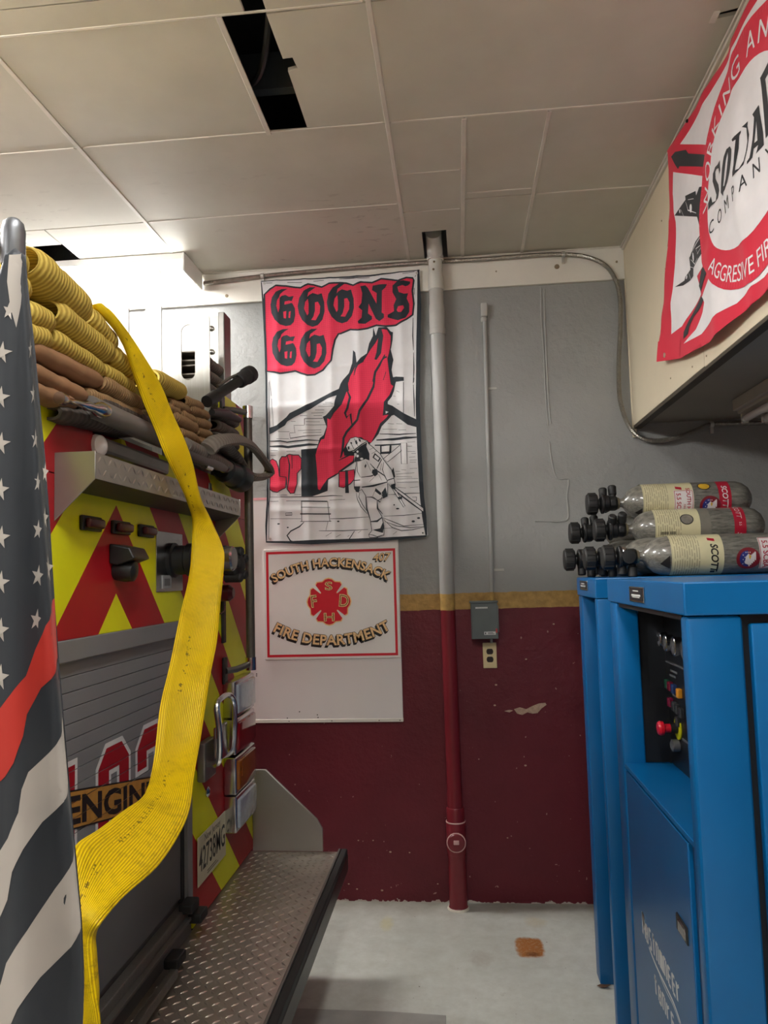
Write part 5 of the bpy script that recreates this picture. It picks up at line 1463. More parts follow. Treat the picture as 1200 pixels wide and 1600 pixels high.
bay = thing('yellow_hose_load', 'yellow ribbed large-diameter hose folded in layers on the hose bed', 'fire hose', (-1.1, 1.8, 2.03))
folds(bay, M_HY, [[(1.4589,2.2844),(1.6955,2.2575)],
 [(1.7233,2.258),(1.8545,2.2228)],
 [(1.5634,2.2114),(1.8368,2.1931)],
 [(1.4406,2.1711),(1.5535,2.1788)],
 [(1.4415,2.1274),(1.5439,2.1384)],
 [(1.5566,2.1506),(1.7991,2.141)],
 [(1.7991,2.1442),(1.9813,2.1368)],
 [(1.3538,2.2538),(1.4345,2.252)],
 [(2.1278,2.2087),(2.3631,2.2198)]], [.042, .031, .033, .03, .028, .026, .025, .036, .031])
folds(bay, M_HY, [[(1.3312,2.2076),(1.4533,2.2149)],
 [(1.3322,2.1644),(1.4406,2.1737)],
 [(1.8462,2.2041),(1.9814,2.1756)]], [.032, .03, .03])
bay2 = thing('tan_hose_load', 'tan and brown hose folded flat below the yellow hose', 'fire hose', (-1.1, 1.9, 2.03))
folds(bay2, M_HB, [[(1.4693,2.1023),(1.7892,2.1101)],
 [(1.4656,2.0568),(1.7158,2.0554)],
 [(1.4617,2.0195),(1.6681,2.0239)]], [.024, .022, .02])
folds(bay2, M_HT, [[(1.7959,2.1102),(2.0357,2.1037)],
 [(1.7285,2.0642),(2.0436,2.0773)]], [.026, .02])
folds(bay2, M_HD, [[(1.7643,2.0582),(2.1442,2.0652)],
 [(1.5991,1.9916),(2.0434,2.0326)]], [.022, .02])
bay3 = thing('grey_hose_load', 'stack of small tan-grey hose folds beside the slotted divider', 'fire hose', (-1.1, 2.5, 2.03))
folds(bay3, M_HT, [[(2.3958,2.1986),(2.5606,2.2137)],
 [(2.2672,2.1645),(2.4297,2.1764)],
 [(2.4347,2.1827),(2.6217,2.1931)],
 [(2.2412,2.144),(2.3478,2.1503)],
 [(2.3524,2.1462),(2.4848,2.1506)],
 [(2.49,2.1516),(2.644,2.1635)],
 [(2.2842,2.1236),(2.4946,2.1238)],
 [(2.5155,2.1206),(2.6608,2.1324)],
 [(2.3376,2.0841),(2.5148,2.088)],
 [(2.5148,2.0843),(2.6716,2.0961)]], [.021, .018, .021, .017, .019, .02, .023, .019, .021, .02])
for i_, (ya, yb, z_) in enumerate(((2.752, 3.04, 2.30), (2.752, 3.04, 2.352), (2.752, 3.04, 2.404), (2.752, 3.04, 2.455), (2.76, 3.03, 2.06), (2.76, 3.03, 2.10), (2.76, 3.03, 2.145), (2.76, 3.03, 2.19), (2.76, 3.03, 2.24))):
    fold(bay3, M_HG, ya, z_, yb, z_ + .008, .025, -.96 if z_ > 2.27 else -.90, .011, .4, i_ * 5)
# grey attack line with its loop hanging round the grab rail, and the black nozzle
al = thing('attack_hose', 'grey attack hose with a loop hanging past the grab rail', 'fire hose', (-.85, 2.9, 2.0))
lp_ = [(2.4454,2.0449),(2.4902,2.0735),(2.5837,2.0987),(2.7235,2.1231),(2.8778,2.1275),(3.0484,2.104),(3.1847,2.0795),(3.2014,2.0569),(3.1293,2.0357),(3.0115,2.021),(2.9488,2.0285),(2.9192,2.0515),(2.861,2.0799),(2.7765,2.0948),(2.7227,2.1016),(2.6326,2.0978),(2.5356,2.0704),(2.4671,2.0414)]
pts = spline([(-.815 + .03 * math.sin(i * .37), a, b) for i, (a, b) in enumerate(lp_)], 5)
MB().tube(pts, .016, 10, sx=1.8).build('hose_loop', M_HG, al)
lowp = [(2.3016,2.0364),(2.4172,2.0351),(2.5668,2.0334),(2.7098,2.0279),(2.7544,2.0263)]
MB().tube(spline([(-.84, a, b) for a, b in lowp], 5), .023, 12).build('hose_run', M_HG, al)
vb = [(2.7252,2.0852),(3.0268,2.0604)]
MB().lathe([(.035, 0), (.045, .02), (.045, .09), (.052, .1), (.052, .16), (.04, .18)], (-.86, vb[0][0] + .02, 2.02), (.2, 1, -.15), 20).build('hose_valve', mat('dark_green_casting', (42, 48, 48), .35, .3, .15, 30), al, .002)
nz_ = [(2.588,2.2439),(2.6861,2.2856),(2.9662,2.392),(3.0856,2.4172)]
n0 = Vector((-.86, 2.72, 2.20)); 
na = [(2.6072,2.2431),(3.0333,2.4092)]
A_ = Vector((-.87, na[0][0], na[0][1])); B_ = Vector((-.80, na[1][0] * .955, na[1][1]))
ax_ = B_ - A_; L_ = ax_.length
no = thing('hose_nozzle', 'black hose nozzle pointing up beside the far divider', 'nozzle', tuple(A_))
MB().lathe([(.022, 0), (.024, L_ * .2), (.019, L_ * .22), (.019, L_ * .75), (.022, L_ * .78)], A_, ax_, 18).build('nozzle_barrel', M_BLACK, no)
MB().lathe([(.026, L_ * .76), (.030, L_ * .8), (.030, L_ * .95), (.034, L_ * .97), (.034, L_ * 1.08), (.022, L_ * 1.1)], A_, ax_, 18).build('nozzle_tip', M_RUB, no, .001)
MB().tube([A_ + ax_ * .25 + Vector((0, 0, .03)), A_ + ax_ * .5 + Vector((0, 0, .035)), A_ + ax_ * .7 + Vector((0, 0, .03))], .006, 8).build('bale_handle', M_STAIN, no)
ga = [(2.6324,2.21),(2.9023,2.2357)]
MB().tube([(-.86, ga[0][0], ga[0][1]), (-.85, (ga[0][0] + ga[1][0]) / 2, (ga[0][1] + ga[1][1]) / 2 + .01), (-.84, ga[1][0], ga[1][1])], .016, 12, rr=[.012, .019, .013]).build('pistol_grip', M_BLACK, no)

# ------------------------------------------------------------------ the yellow hose hanging down the rear
def hang_mat():
    t = NT('bright_yellow_hose')
    uv = t.add('ShaderNodeUVMap')
    s = t.add('ShaderNodeSeparateXYZ'); t.link(uv.outputs[0], s.inputs[0])
    p, x = t.pos()
    k = t.ramp(t.math('SINE', t.math('MULTIPLY', s.outputs[0], 2 * pi * 26)), -1, 1)
    c = t.mix(k, srgb(196, 158, 0), srgb(248, 216, 6))
    n = t.ramp(t.noise(p, 9, 6, .7), .5, .8)
    c = t.mix(t.math('MULTIPLY', n, .5), c, srgb(120, 92, 20))
    st = t.math('MULTIPLY', t.ramp(x[2], 1.22, 1.06), t.ramp(t.noise(p, 38, 5, .7, stretch=(1, 1, 2.5)), .5, .68), True)
    c = t.mix(t.math('MULTIPLY', st, .5), c, srgb(84, 60, 18))
    band = t.math('LESS_THAN', t.math('ABSOLUTE', t.math('SUBTRACT', s.outputs[0], .36)), .05)
    sp = t.math('GREATER_THAN', t.noise(p, 95, 3, .6), .58)
    rng = t.math('MULTIPLY', band, sp)
    zz_ = t.math('MULTIPLY', rng, t.math('GREATER_THAN', t.noise(p, 4, 2), .52))
    c = t.mix(t.math('MULTIPLY', zz_, .75), c, srgb(70, 50, 16))
    t.base(c)
    t.set(.5, 0, .35)
    t.bump(t.math('ADD', k, t.math('MULTIPLY', t.noise(p, 260, 2), .6)), .45, .002)
    return t.m
yh = thing('supply_hose', 'bright yellow flat supply hose hanging in a twist down the engine rear', 'fire hose', (-.7, 1.9, 1.2))
HL = [(-.87,) + [(1.7385,2.2844)][0], (-.85,) + [(1.782,2.2594)][0], (-.835,) + [(1.8402,2.2209)][0], (-.825,) + [(1.8833,2.1533)][0], (-.815,) + [(1.9289,2.0833)][0], (-.805,) + [(1.9817,2.0187)][0],
      (-.79,) + [(2.0115,1.9559)][0], (-.785,) + [(2.1089,1.8836)][0], (-.785,) + [(2.1601,1.8441)][0], (-.785,) + [(2.2079,1.791)][0], (-.785,) + [(2.2036,1.7087)][0], (-.78,) + [(2.1637,1.6198)][0],
      (-.77,) + [(2.0658,1.5176)][0], (-.76,) + [(1.9606,1.39)][0], (-.75,) + [(1.87,1.2985)][0], (-.73,) + [(1.7802,1.1876)][0], (-.71,) + [(1.6808,1.1419)][0], (-.69,) + [(1.5346,1.1512)][0],
      (-.67,) + [(1.3819,1.1629)][0], (-.65,) + [(1.254,1.1765)][0], (-.635,) + [(1.2029,1.1517)][0], (-.625,) + [(1.1866,1.1144)][0], (-.62,) + [(1.1795,1.0829)][0], (-.62,) + [(1.178,1.0455)][0], (-.615,) + [(1.1614,1.0049)][0], (-.61,) + [(1.1321,0.973)][0], (-.61,) + [(1.1152,0.9028)][0]]
HR = [(-.855,) + [(1.7646,2.296)][0], (-.835,) + [(1.7817,2.2829)][0], (-.82,) + [(1.8486,2.2461)][0], (-.80,) + [(1.902,2.1964)][0], (-.79,) + [(1.979,2.1465)][0], (-.78,) + [(2.0365,2.0803)][0],
      (-.76,) + [(2.0814,2.0094)][0], (-.75,) + [(2.1232,1.9415)][0], (-.745,) + [(2.1729,1.8515)][0], (-.735,) + [(2.2289,1.7946)][0], (-.70,) + [(2.2342,1.7091)][0], (-.69,) + [(2.2162,1.6587)][0],
      (-.69,) + [(2.1723,1.5304)][0], (-.68,) + [(2.1089,1.4367)][0], (-.67,) + [(2.0207,1.356)][0], (-.66,) + [(1.9114,1.2158)][0], (-.64,) + [(1.8063,1.1542)][0], (-.61,) + [(1.6913,1.1085)][0],
      (-.585,) + [(1.5612,1.0963)][0], (-.565,) + [(1.3974,1.0923)][0], (-.56,) + [(1.2457,1.1009)][0], (-.56,) + [(1.1666,1.0952)][0], (-.57,) + [(1.1581,1.0754)][0], (-.565,) + [(1.1502,1.0467)][0], (-.555,) + [(1.1424,0.9996)][0], (-.55,) + [(1.1426,0.9598)][0], (-.545,) + [(1.1471,0.8763)][0]]
# the tail reaches the tailboard and lies along it
HL += [(-.64, 1.12, .62), (-.66, 1.06, .50), (-.68, .95, .485), (-.70, .82, .485)]
HR += [(-.56, 1.24, .60), (-.55, 1.14, .498), (-.55, .98, .485), (-.56, .84, .485)]
PL, PR = spline(HL, 6), spline(HR, 6)
vs, fs, uvs = [], [], []
NW = 24
for i, (a, b_) in enumerate(zip(PL, PR)):
    d = (PL[min(i + 1, len(PL) - 1)] + PR[min(i + 1, len(PL) - 1)] - PL[max(i - 1, 0)] - PR[max(i - 1, 0)]).normalized()
    w = b_ - a
    nn = w.normalized().cross(d)
    if nn.length < .2:
        nn = Vector((1, -.5, 0))
    nn.normalize()
    if nn.dot(Vector((.6, -1, 0))) < 0:
        nn = -nn
    W = w.length
    th = .009 + .006 * max(0, min(1, (.12 - W) / .08))
    for k in range(NW):
        t = k / NW * 2
        f = t if t <= 1 else 2 - t
        s = 1 if t <= 1 else -1
        e = min(f, 1 - f) * W
        h = th * min(1, math.sqrt(max(0, 1 - (1 - min(1, e / .016)) ** 2)))
        # shallow trough between the two rolled edges
        dip = -.010 * math.sin(pi * f) * min(1, W / .15) if s > 0 else .0
        vs.append(a + w * f + nn * (s * h + dip))
        uvs.append((f if s > 0 else f + 1.0, i * .05))
for i in range(len(PL) - 1):
    for k in range(NW):
        l = (k + 1) % NW
        fs.append((i * NW + k, i * NW + l, (i + 1) * NW + l, (i + 1) * NW + k))
fs.append(tuple(range(NW))); fs.append(tuple((len(PL) - 1) * NW + k for k in range(NW)))
ho = MB().add(vs, fs).build('hose_jacket', hang_mat(), yh, smooth=60)
uvl = ho.data.uv_layers.new(name='UVMap')
for lo in ho.data.loops:
    uvl.data[lo.index].uv = uvs[lo.vertex_index]

# ------------------------------------------------------------------ draped flag on its pole
FYp = 1.0
fp = thing('flag_pole', 'grey flag pole with a rounded metal cap at the near corner of the engine', 'flag pole', [(-0.6147,2.1312)][0][:1] + (FYp, TZ))
q = [(-0.6156,2.1312),(-0.6143,2.1027)]
px_, pt = q[0][0], q[0][1]
M_POLE = mat('gunmetal_pole', (104, 106, 110), .42, .7, .08, 20)
MB().cyl((px_, FYp, TZ), (px_, FYp, pt - .03), .0125, 18).build('pole', M_POLE, fp)
MB().lathe([(.0155, 0), (.0165, .004), (.0165, .05), (.014, .062), (.008, .068), (0, .069)], (px_, FYp, pt - .066), (0, 0, 1), 24).build('pole_cap', M_POLE, fp)
MB().lathe([(.012, 0), (.012, .03), (.015, .033), (.015, .04)], (px_ - .01, FYp, pt - .035), (-1, .1, .15), 18).build('cap_arm', M_POLE, fp)
MB().lathe([(.028, 0), (.028, .05), (.018, .06), (.018, .09), (.014, .1)], (px_, FYp, TZ + .0005), (0, 0, 1), 24).build('pole_socket', M_POLE, fp)
FQ = FYp - .03
def ffold(x, z):
    t = max(0, min(1, (2.08 - z) / 1.0))
    amp = .006 + .022 * t
    u = (x - px_) / (.05 + .10 * t)
    return amp * (math.sin(u * 5.2 + z * 1.2) + .45 * math.sin(u * 11 + 1.3 + z * 2.0))
def ffn(x, z, l): return (x, FQ - ffold(x, z) - l, z)
fg = thing('draped_flag', 'black and white striped flag with white stars and one red stripe', 'flag', (px_, FQ, 1.0))
FO = [(-0.5976,2.079),(-0.5788,2.064),(-0.5765,2.0275),(-0.5667,1.9728),(-0.5587,1.9187),(-0.5507,1.8475),(-0.5429,1.786),(-0.534,1.6907),(-0.5268,1.5802),(-0.5209,1.5049),(-0.5152,1.4388),(-0.5075,1.3411),(-0.501,1.261),(-0.5006,1.1976),(-0.508,1.1504),(-0.5101,1.0881),(-0.5122,1.0265),(-0.5149,0.9351),(-0.582,0.9022),(-0.6503,0.907),(-0.6809,1.1314),(-0.6772,1.374),(-0.6641,1.626),(-0.6497,1.8434),(-0.629,1.9946),(-0.6086,2.066)]
FCU = frange(-.78, -.45, .008); FCV = frange(.6, 2.12, .03)
M_FLK = cloth('black_flag_nylon', (44, 48, 54), .5)
M_FLW = cloth('white_flag_nylon', (172, 165, 158), .55)
M_FLR = cloth('red_stripe_nylon', (176, 46, 36), .55)
lay('cloth', [[FO]], ffn, 0, M_FLK, fg, FCU, FCV, solid=.0012)
redp = [(-0.5251,1.5936),(-0.5304,1.5904),(-0.5419,1.5763),(-0.5585,1.5557),(-0.5671,1.5265),(-0.5738,1.4915),(-0.5886,1.4685),(-0.607,1.4454),(-0.6684,1.3822),(-0.6755,1.2921),(-0.6056,1.3533),(-0.5925,1.3655),(-0.5822,1.3819),(-0.5738,1.4146),(-0.5715,1.4418),(-0.5612,1.4739),(-0.5367,1.5001),(-0.5219,1.5165)]
w1 = [(-0.5156,1.4404),(-0.5299,1.4168),(-0.5515,1.3883),(-0.5679,1.3679),(-0.573,1.3476),(-0.5753,1.3192),(-0.5871,1.2885),(-0.6043,1.2626),(-0.6735,1.1953),(-0.6762,1.1157),(-0.603,1.1748),(-0.5861,1.2124),(-0.5805,1.2467),(-0.5695,1.2725),(-0.555,1.3007),(-0.5334,1.3233),(-0.518,1.3435),(-0.5089,1.3572)]
w2 = [(-0.5028,1.2721),(-0.5088,1.2689),(-0.5215,1.2449),(-0.5419,1.2129),(-0.5622,1.1731),(-0.586,1.1356),(-0.5942,1.1064),(-0.6017,1.0883),(-0.6612,1.022),(-0.6554,0.945),(-0.6006,1.0161),(-0.5815,1.0553),(-0.5698,1.0812),(-0.5495,1.1113),(-0.5258,1.1337),(-0.5072,1.1629),(-0.5015,1.1976)]
lay('red_stripe', [[redp]], ffn, .0008, M_FLR, fg, FCU, FCV)
lay('white_stripe', [[w1]], ffn, .0008, M_FLW, fg, FCU, FCV)
lay('white_stripe', [[w2]], ffn, .0008, M_FLW, fg, FCU, FCV)
lay('white_hem', [[[(-0.603,2.0675),(-0.5882,2.072),(-0.5879,2.0464),(-0.5901,2.0012),(-0.5942,1.9654),(-0.6002,1.9928),(-0.6044,2.0293)]]], ffn, .0008, M_FLW, fg, FCU, FCV)
FLAGPTS = [((14, 486), [(-0.6019,1.9875)][0]), ((45, 545), [(-0.5726,1.9328)][0]), ((5, 552), [(-0.6095,1.9286)][0]), ((47, 614), [(-0.5701,1.8714)][0]), ((3, 622), [(-0.6104,1.8663)][0]), ((47, 684), [(-0.5694,1.8098)][0]), ((4, 694), [(-0.6086,1.8027)][0]), ((48, 752), [(-0.5678,1.7505)][0]), ((78, 740), [(-0.5409,1.7598)][0]), ((4, 766), [(-0.6077,1.7399)][0]), ((75, 810), [(-0.543,1.6996)][0]), ((47, 827), [(-0.568,1.6858)][0]), ((5, 840), [(-0.6058,1.6758)][0]), ((77, 888), [(-0.5406,1.6329)][0]), ((47, 900), [(-0.5673,1.6234)][0]), ((5, 910), [(-0.605,1.6159)][0]), ((46, 970), [(-0.5675,1.5642)][0]), ((5, 984), [(-0.6041,1.5532)][0]), ((5, 1057), [(-0.6032,1.492)][0])]
for p_, r_, sx_ in (((14, 486), 17, .5), ((45, 545), 17, .6), ((5, 552), 20, .8), ((47, 614), 18, .6), ((3, 622), 20, .8), ((47, 684), 18, .55), ((4, 694), 20, .8), ((48, 752), 18, .5), ((78, 740), 18, .35), ((4, 766), 20, .75), ((75, 810), 19, .55), ((47, 827), 18, .4), ((5, 840), 20, .8), ((77, 888), 24, .75), ((47, 900), 19, .4), ((5, 910), 20, .8), ((46, 970), 19, .35), ((5, 984), 21, .75), ((5, 1057), 22, .75)):
    c_ = [(-.0, 0)]
    a_ = .97 / 1192.7
    P_ = {k_: v_ for k_, v_ in FLAGPTS}[p_]
    lay('star', [star(P_[0], P_[1], r_ * a_, sx_, .15)], ffn, .0008, M_FLW, fg, FCU, None)


# ------------------------------------------------------------------ blue air-fill cabinets
def blue_mat():
    t = NT('blue_powder_coat')
    p, x = t.pos()
    n = t.ramp(t.noise(p, 3, 3), .3, .7)
    t.base(t.mix(n, srgb(0, 88, 146), srgb(0, 96, 156)))
    t.set(.33, 0, .45)
    t.bump(t.noise(p, 420, 2), .05, .0006)
    return t.m
M_BLUE = blue_mat()
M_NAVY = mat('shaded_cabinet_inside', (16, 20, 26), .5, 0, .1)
M_PLATE = mat('black_nameplate', (36, 40, 52), .3, .3, .1)
CX = .495
nc = thing('air_fill_cabinet', 'near blue air-fill cabinet with a recessed control panel and printed door', 'cabinet', (CX, 1.745, 0), 'blue air cabinets')
CT = 1.578
MB().box(CX - .004, 1.42, 1.742, 2.608, 1.504, CT).build('top_cap', M_BLUE, nc, .004)
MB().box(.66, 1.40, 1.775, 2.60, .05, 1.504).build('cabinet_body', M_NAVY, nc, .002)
MB().box(CX, .565, 2.505, 2.602, .0, 1.503).build('front_post', M_BLUE, nc, .008, seg=3)
MB().box(CX, .616, 1.748, 1.80, .0, 1.503).build('front_post', M_BLUE, nc, .012, seg=3)
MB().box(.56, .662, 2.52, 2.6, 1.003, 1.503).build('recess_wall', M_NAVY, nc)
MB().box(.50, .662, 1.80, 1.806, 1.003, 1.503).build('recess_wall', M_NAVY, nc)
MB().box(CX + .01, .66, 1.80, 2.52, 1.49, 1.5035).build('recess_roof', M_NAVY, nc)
cpn = MB().box(.645, .664, 1.80, 2.53, 1.0, 1.503).build('control_panel', mat('black_control_panel', (20, 22, 26), .4, 0, .1, 20), nc, .002)
MB().prism([(CX + .002, .992), (.652, .994), (.652, 1.002), (CX + .004, 1.004)], 'Y', 1.80, 2.51).build('ledge', M_BLUE, nc, .002)
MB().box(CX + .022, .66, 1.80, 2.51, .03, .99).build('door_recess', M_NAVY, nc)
cd = MB().box(CX + .003, CX + .021, 1.852, 2.494, .035, .985).build('cabinet_door', M_BLUE, nc, .003)
MB().box(CX + .012, CX + .03, 1.80, 1.846, .03, .995).build('door_jamb', mat('dark_blue_jamb', (0, 52, 96), .4, 0, .05), nc, .002)
MB().box(.632, 1.40, 1.749, 1.774, .05, 1.484).build('side_panel', M_BLUE, nc, .006, seg=3)
MB().box(.618, 1.41, 1.772, 1.78, .02, 1.503).build('side_back', M_NAVY, nc)
MB().box(1.402, 1.42, 1.748, 2.60, .0, 1.503).build('rear_post', M_BLUE, nc, .006)
MB().box(.52, 1.41, 1.79, 2.58, .0, .05).build('plinth', M_BLACK, nc)
# latch and lettering on the door
lz = [(1.9792,0.7803),(1.8908,0.7524)]
yl0, yl1 = 1.885, 1.975
la = MB().box(CX - .001, CX + .006, yl0, yl1, .742, .782).build('latch', M_BLACK, cd, .003)
MB().box(CX - .003, CX + .003, yl0 + .012, yl1 - .022, .748, .775).build('latch_paddle', M_STAIN, la, .002)
def cdf(u, v, l): return (CX + .003 - .0005 - l, u, v)
M_SILV = mat('silver_script', (232, 236, 240), .4, 0, .05, 60)
rnd = random.Random(3)
mk = []
lo = [(2.36,0.5902),(2.3295,0.556),(1.9765,0.5556),(1.9724,0.6016),(2.0333,0.5988),(2.0486,0.6079),(2.2304,0.6131),(2.2871,0.6134)]
GLY = [[(0, 0, .2, 1), (.2, 1, .45, .3), (.45, .3, .7, 1), (.7, 1, .9, 0)], [(0, 0, .1, .7), (.1, .7, .6, .7), (.6, .7, .6, 0), (0, 0, .6, 0), (0, .35, .6, .35)], [(0, 0, .6, 0), (.6, 0, .6, .4), (.6, .4, .1, .4), (.1, .4, .1, .8), (.1, .8, .7, .8)],
       [(.3, 0, .3, .9), (0, .7, .7, .7)], [(0, 0, 0, .75), (0, .75, .6, .75), (.6, .75, .6, 0)], [(0, 0, 0, .7), (.35, 0, .35, .7), (.7, 0, .7, .7), (0, .7, .7, .7)], [(0, 0, .6, 0), (0, 0, 0, .7), (0, .7, .6, .7), (0, .38, .6, .38)], [(0, 0, 0, .7), (0, .5, .6, .7)]]
def script(y, z, n, w, h, seq):
    for i in range(n):
        for x0_, y0_, x1_, y1_ in GLY[seq[i % len(seq)]]:
            f = lambda a, b: (y - (i + .9 * a) * w + .10 * w * b, z + h * b)
            mk.extend(stroke([f(x0_, y0_), f(x1_, y1_)], .013 if abs(x0_ - x1_) < .3 else .008, taper=False))
script(2.365, .555, 10, .039, .062, [0, 1, 2, 3, 4, 5, 4, 6, 6, 7])
mk += stroke([(a, b) for a, b in [(v.x, v.y) for v in spline([(2.30, .548), (2.22, .535), (2.12, .532), (2.05, .528), (1.995, .512)], 4)]], .008)
mk += stroke([(a, b) for a, b in [(v.x, v.y) for v in spline([(2.19, .528), (2.12, .520), (2.06, .520), (2.0, .505)], 4)]], .0035)
script(2.25, .452, 5, .042, .055, [3, 1, 4, 7, 6])
lay('script_lettering', mk, cdf, 0, M_SILV, cd)
# nameplate on the cap
def npl(parent, y0, y1, z0, z1, x):
    a = MB().box(x - .004, x - .0005, y0, y1, z0, z1).build('nameplate', M_STAIN, parent, .001)
    lay('nameplate_face', [rect(y0 + .006, y1 - .006, z0 + .004, z1 - .004)], lambda u, v, l: (x - .0045 - l, u, v), 0, M_PLATE, a)
    lay('nameplate_print', [rect(y0 + .05, y1 - .05, z1 - .013, z1 - .010), rect(y0 + .03, y1 - .03, (z0 + z1) / 2 - .005, (z0 + z1) / 2), rect(y0 + .04, y1 - .04, z0 + .012, z0 + .015)], lambda u, v, l: (x - .005 - l, u, v), 0, MATS['white_label'], a)
npl(nc, 2.095, 2.262, 1.518, 1.56, CX - .004)
# controls
def cpf(u, v, l): return (.645 - l, u, v)
for y_, z_, r_ in ((2.50, 1.385, .024), (2.435, 1.38, .026), (2.345, 1.378, .028), (2.24, 1.378, .03)):
    gq = MB().lathe([(r_, 0), (r_, .022), (r_ * .9, .024), (r_ * .88, .018), (0, .018)], (.645, y_, z_), (-1, 0, 0), 24).build('gauge', M_CHROME, cpn)
    lay('gauge_face', [disc(y_, z_, r_ * .86, 20)], lambda u, v, l: (.645 - .0185 - l, u, v), 0, mat('gauge_face_dark', (60, 60, 62), .4, 0, .2, 60), gq)
MB().box(.638, .646, 1.83, 2.50, 1.315, 1.319).build('panel_rib', M_DGREY, cpn)
for y_, z_, c_ in ((2.50, 1.247, (20, 70, 50)), (2.465, 1.245, (120, 20, 50)), (2.425, 1.243, (40, 60, 110)), (2.37, 1.238, (226, 150, 40)), (2.475, 1.195, (130, 24, 60)), (2.43, 1.19, (60, 62, 66)), (2.40, 1.187, (56, 58, 62)), (2.36, 1.183, (56, 58, 62)), (2.40, 1.15, (50, 52, 56))):
    MB().box(.632, .646, y_ - .012, y_ + .012, z_ - .014, z_ + .014).build('indicator_lamp', mat('lamp_%d_%d_%d' % c_, c_, .3, 0, .05), cpn, .003)
for y0, y1, z_ in ((2.40, 2.47, 1.29), (2.42, 2.48, 1.275), (2.40, 2.46, 1.218), (2.30, 2.38, 1.10)):
    MB().box(.643, .6455, y0, y1, z_, z_ + .006).build('legend_strip', mat('grey_legend', (120, 124, 128), .4, .2, .1), cpn)
MB().lathe([(.034, 0), (.034, .004), (.020, .005)], (.644, 2.415, 1.128), (-1, 0, 0), 28).build('stop_ring', mat('stop_yellow', (226, 222, 30), .4, 0, .04), cpn)
MB().lathe([(.016, 0), (.016, .022)], (.641, 2.415, 1.128), (-1, 0, 0), 18).build('stop_stem', M_BLACK, cpn)
MB().lathe([(.013, .02), (.013, .038), (.020, .042), (.022, .052), (.018, .058), (0, .06)], (.641, 2.415, 1.128), (-1, 0, 0), 22).build('stop_button', mat('stop_red', (206, 22, 44), .3, 0, .05), cpn)
MB().lathe([(.018, 0), (.018, .02), (.012, .024)], (.644, 2.42, 1.076), (-1, 0, 0), 18).build('selector_knob', M_DGREY, cpn)

fc = thing('air_storage_cabinet', 'narrow far blue cabinet with an open front carrying the stacked air bottles', 'cabinet', (CX, 2.83, 0), 'blue air cabinets')
FT = 1.5785
MB().box(CX - .004, 1.40, 2.832, 3.258, 1.505, FT).build('top_cap', M_BLUE, fc, .004)
MB().box(CX, .68, 3.17, 3.252, 0, 1.5045).build('front_post', M_BLUE, fc, .006, seg=3)
MB().box(CX, .70, 2.80 + .036, 2.88, 0, 1.5045).build('front_post', M_BLUE, fc, .006, seg=3)
MB().box(.68, 1.39, 2.84, 3.25, 0.02, 1.5045).build('cabinet_body', M_BLUE, fc, .003)
MB().box(.672, .681, 2.88, 3.17, 0.02, 1.5045).build('recess_back', M_NAVY, fc)
MB().box(.66, 1.40, 3.259, 3.56, 0, FT).build('rear_bay', M_BLUE, fc, .004)
npl(fc, 2.985, 3.158, 1.531, 1.567, CX - .004)

# ------------------------------------------------------------------ air bottles stacked on the far cabinet
def fibre():
    t = NT('clear_coated_fibre')
    tc = t.add('ShaderNodeTexCoord')
    a = t.noise(tc.outputs['Object'], 16, 6, .7, stretch=(1.0, 5.0, 5.0))
    b = t.noise(tc.outputs['Object'], 120, 3, .6, stretch=(.25, 1.0, 1.0))
    k = t.ramp(t.math('ADD', t.math('MULTIPLY', a, .7), t.math('MULTIPLY', b, .5)), .40, .82)
    t.base(t.mix(k, srgb(62, 61, 57), srgb(140, 137, 127)))
    t.set(.38, 0, .5, .8)
    t.b.inputs['Coat Roughness'].default_value = .12
    return t.m
M_FIB = fibre()
M_LBL = mat('cream_bottle_label', (206, 198, 160), .3, 0, .06, 20, coat=.5)
M_BRED = mat('bottle_red_band', (168, 30, 52), .3, 0, .08, 30, coat=.4)
M_BWH = mat('bottle_white_sticker', (214, 208, 206), .35, 0, .05)
M_BINK = mat('bottle_ink', (40, 36, 34), .5, 0, .1)
M_BINK2 = mat('bottle_fine_print', (164, 156, 128), .5, 0, .1)
M_BRIM = mat('badge_maroon', (120, 32, 42), .35, 0, .05)
M_BBLU = mat('badge_blue', (44, 52, 120), .35, 0, .08)
M_YOV = mat('yellow_oval', (206, 164, 52), .35, 0, .12, 60)
M_GOV = mat('grey_oval', (122, 116, 108), .35, 0, .2, 60)
R_ = .0705
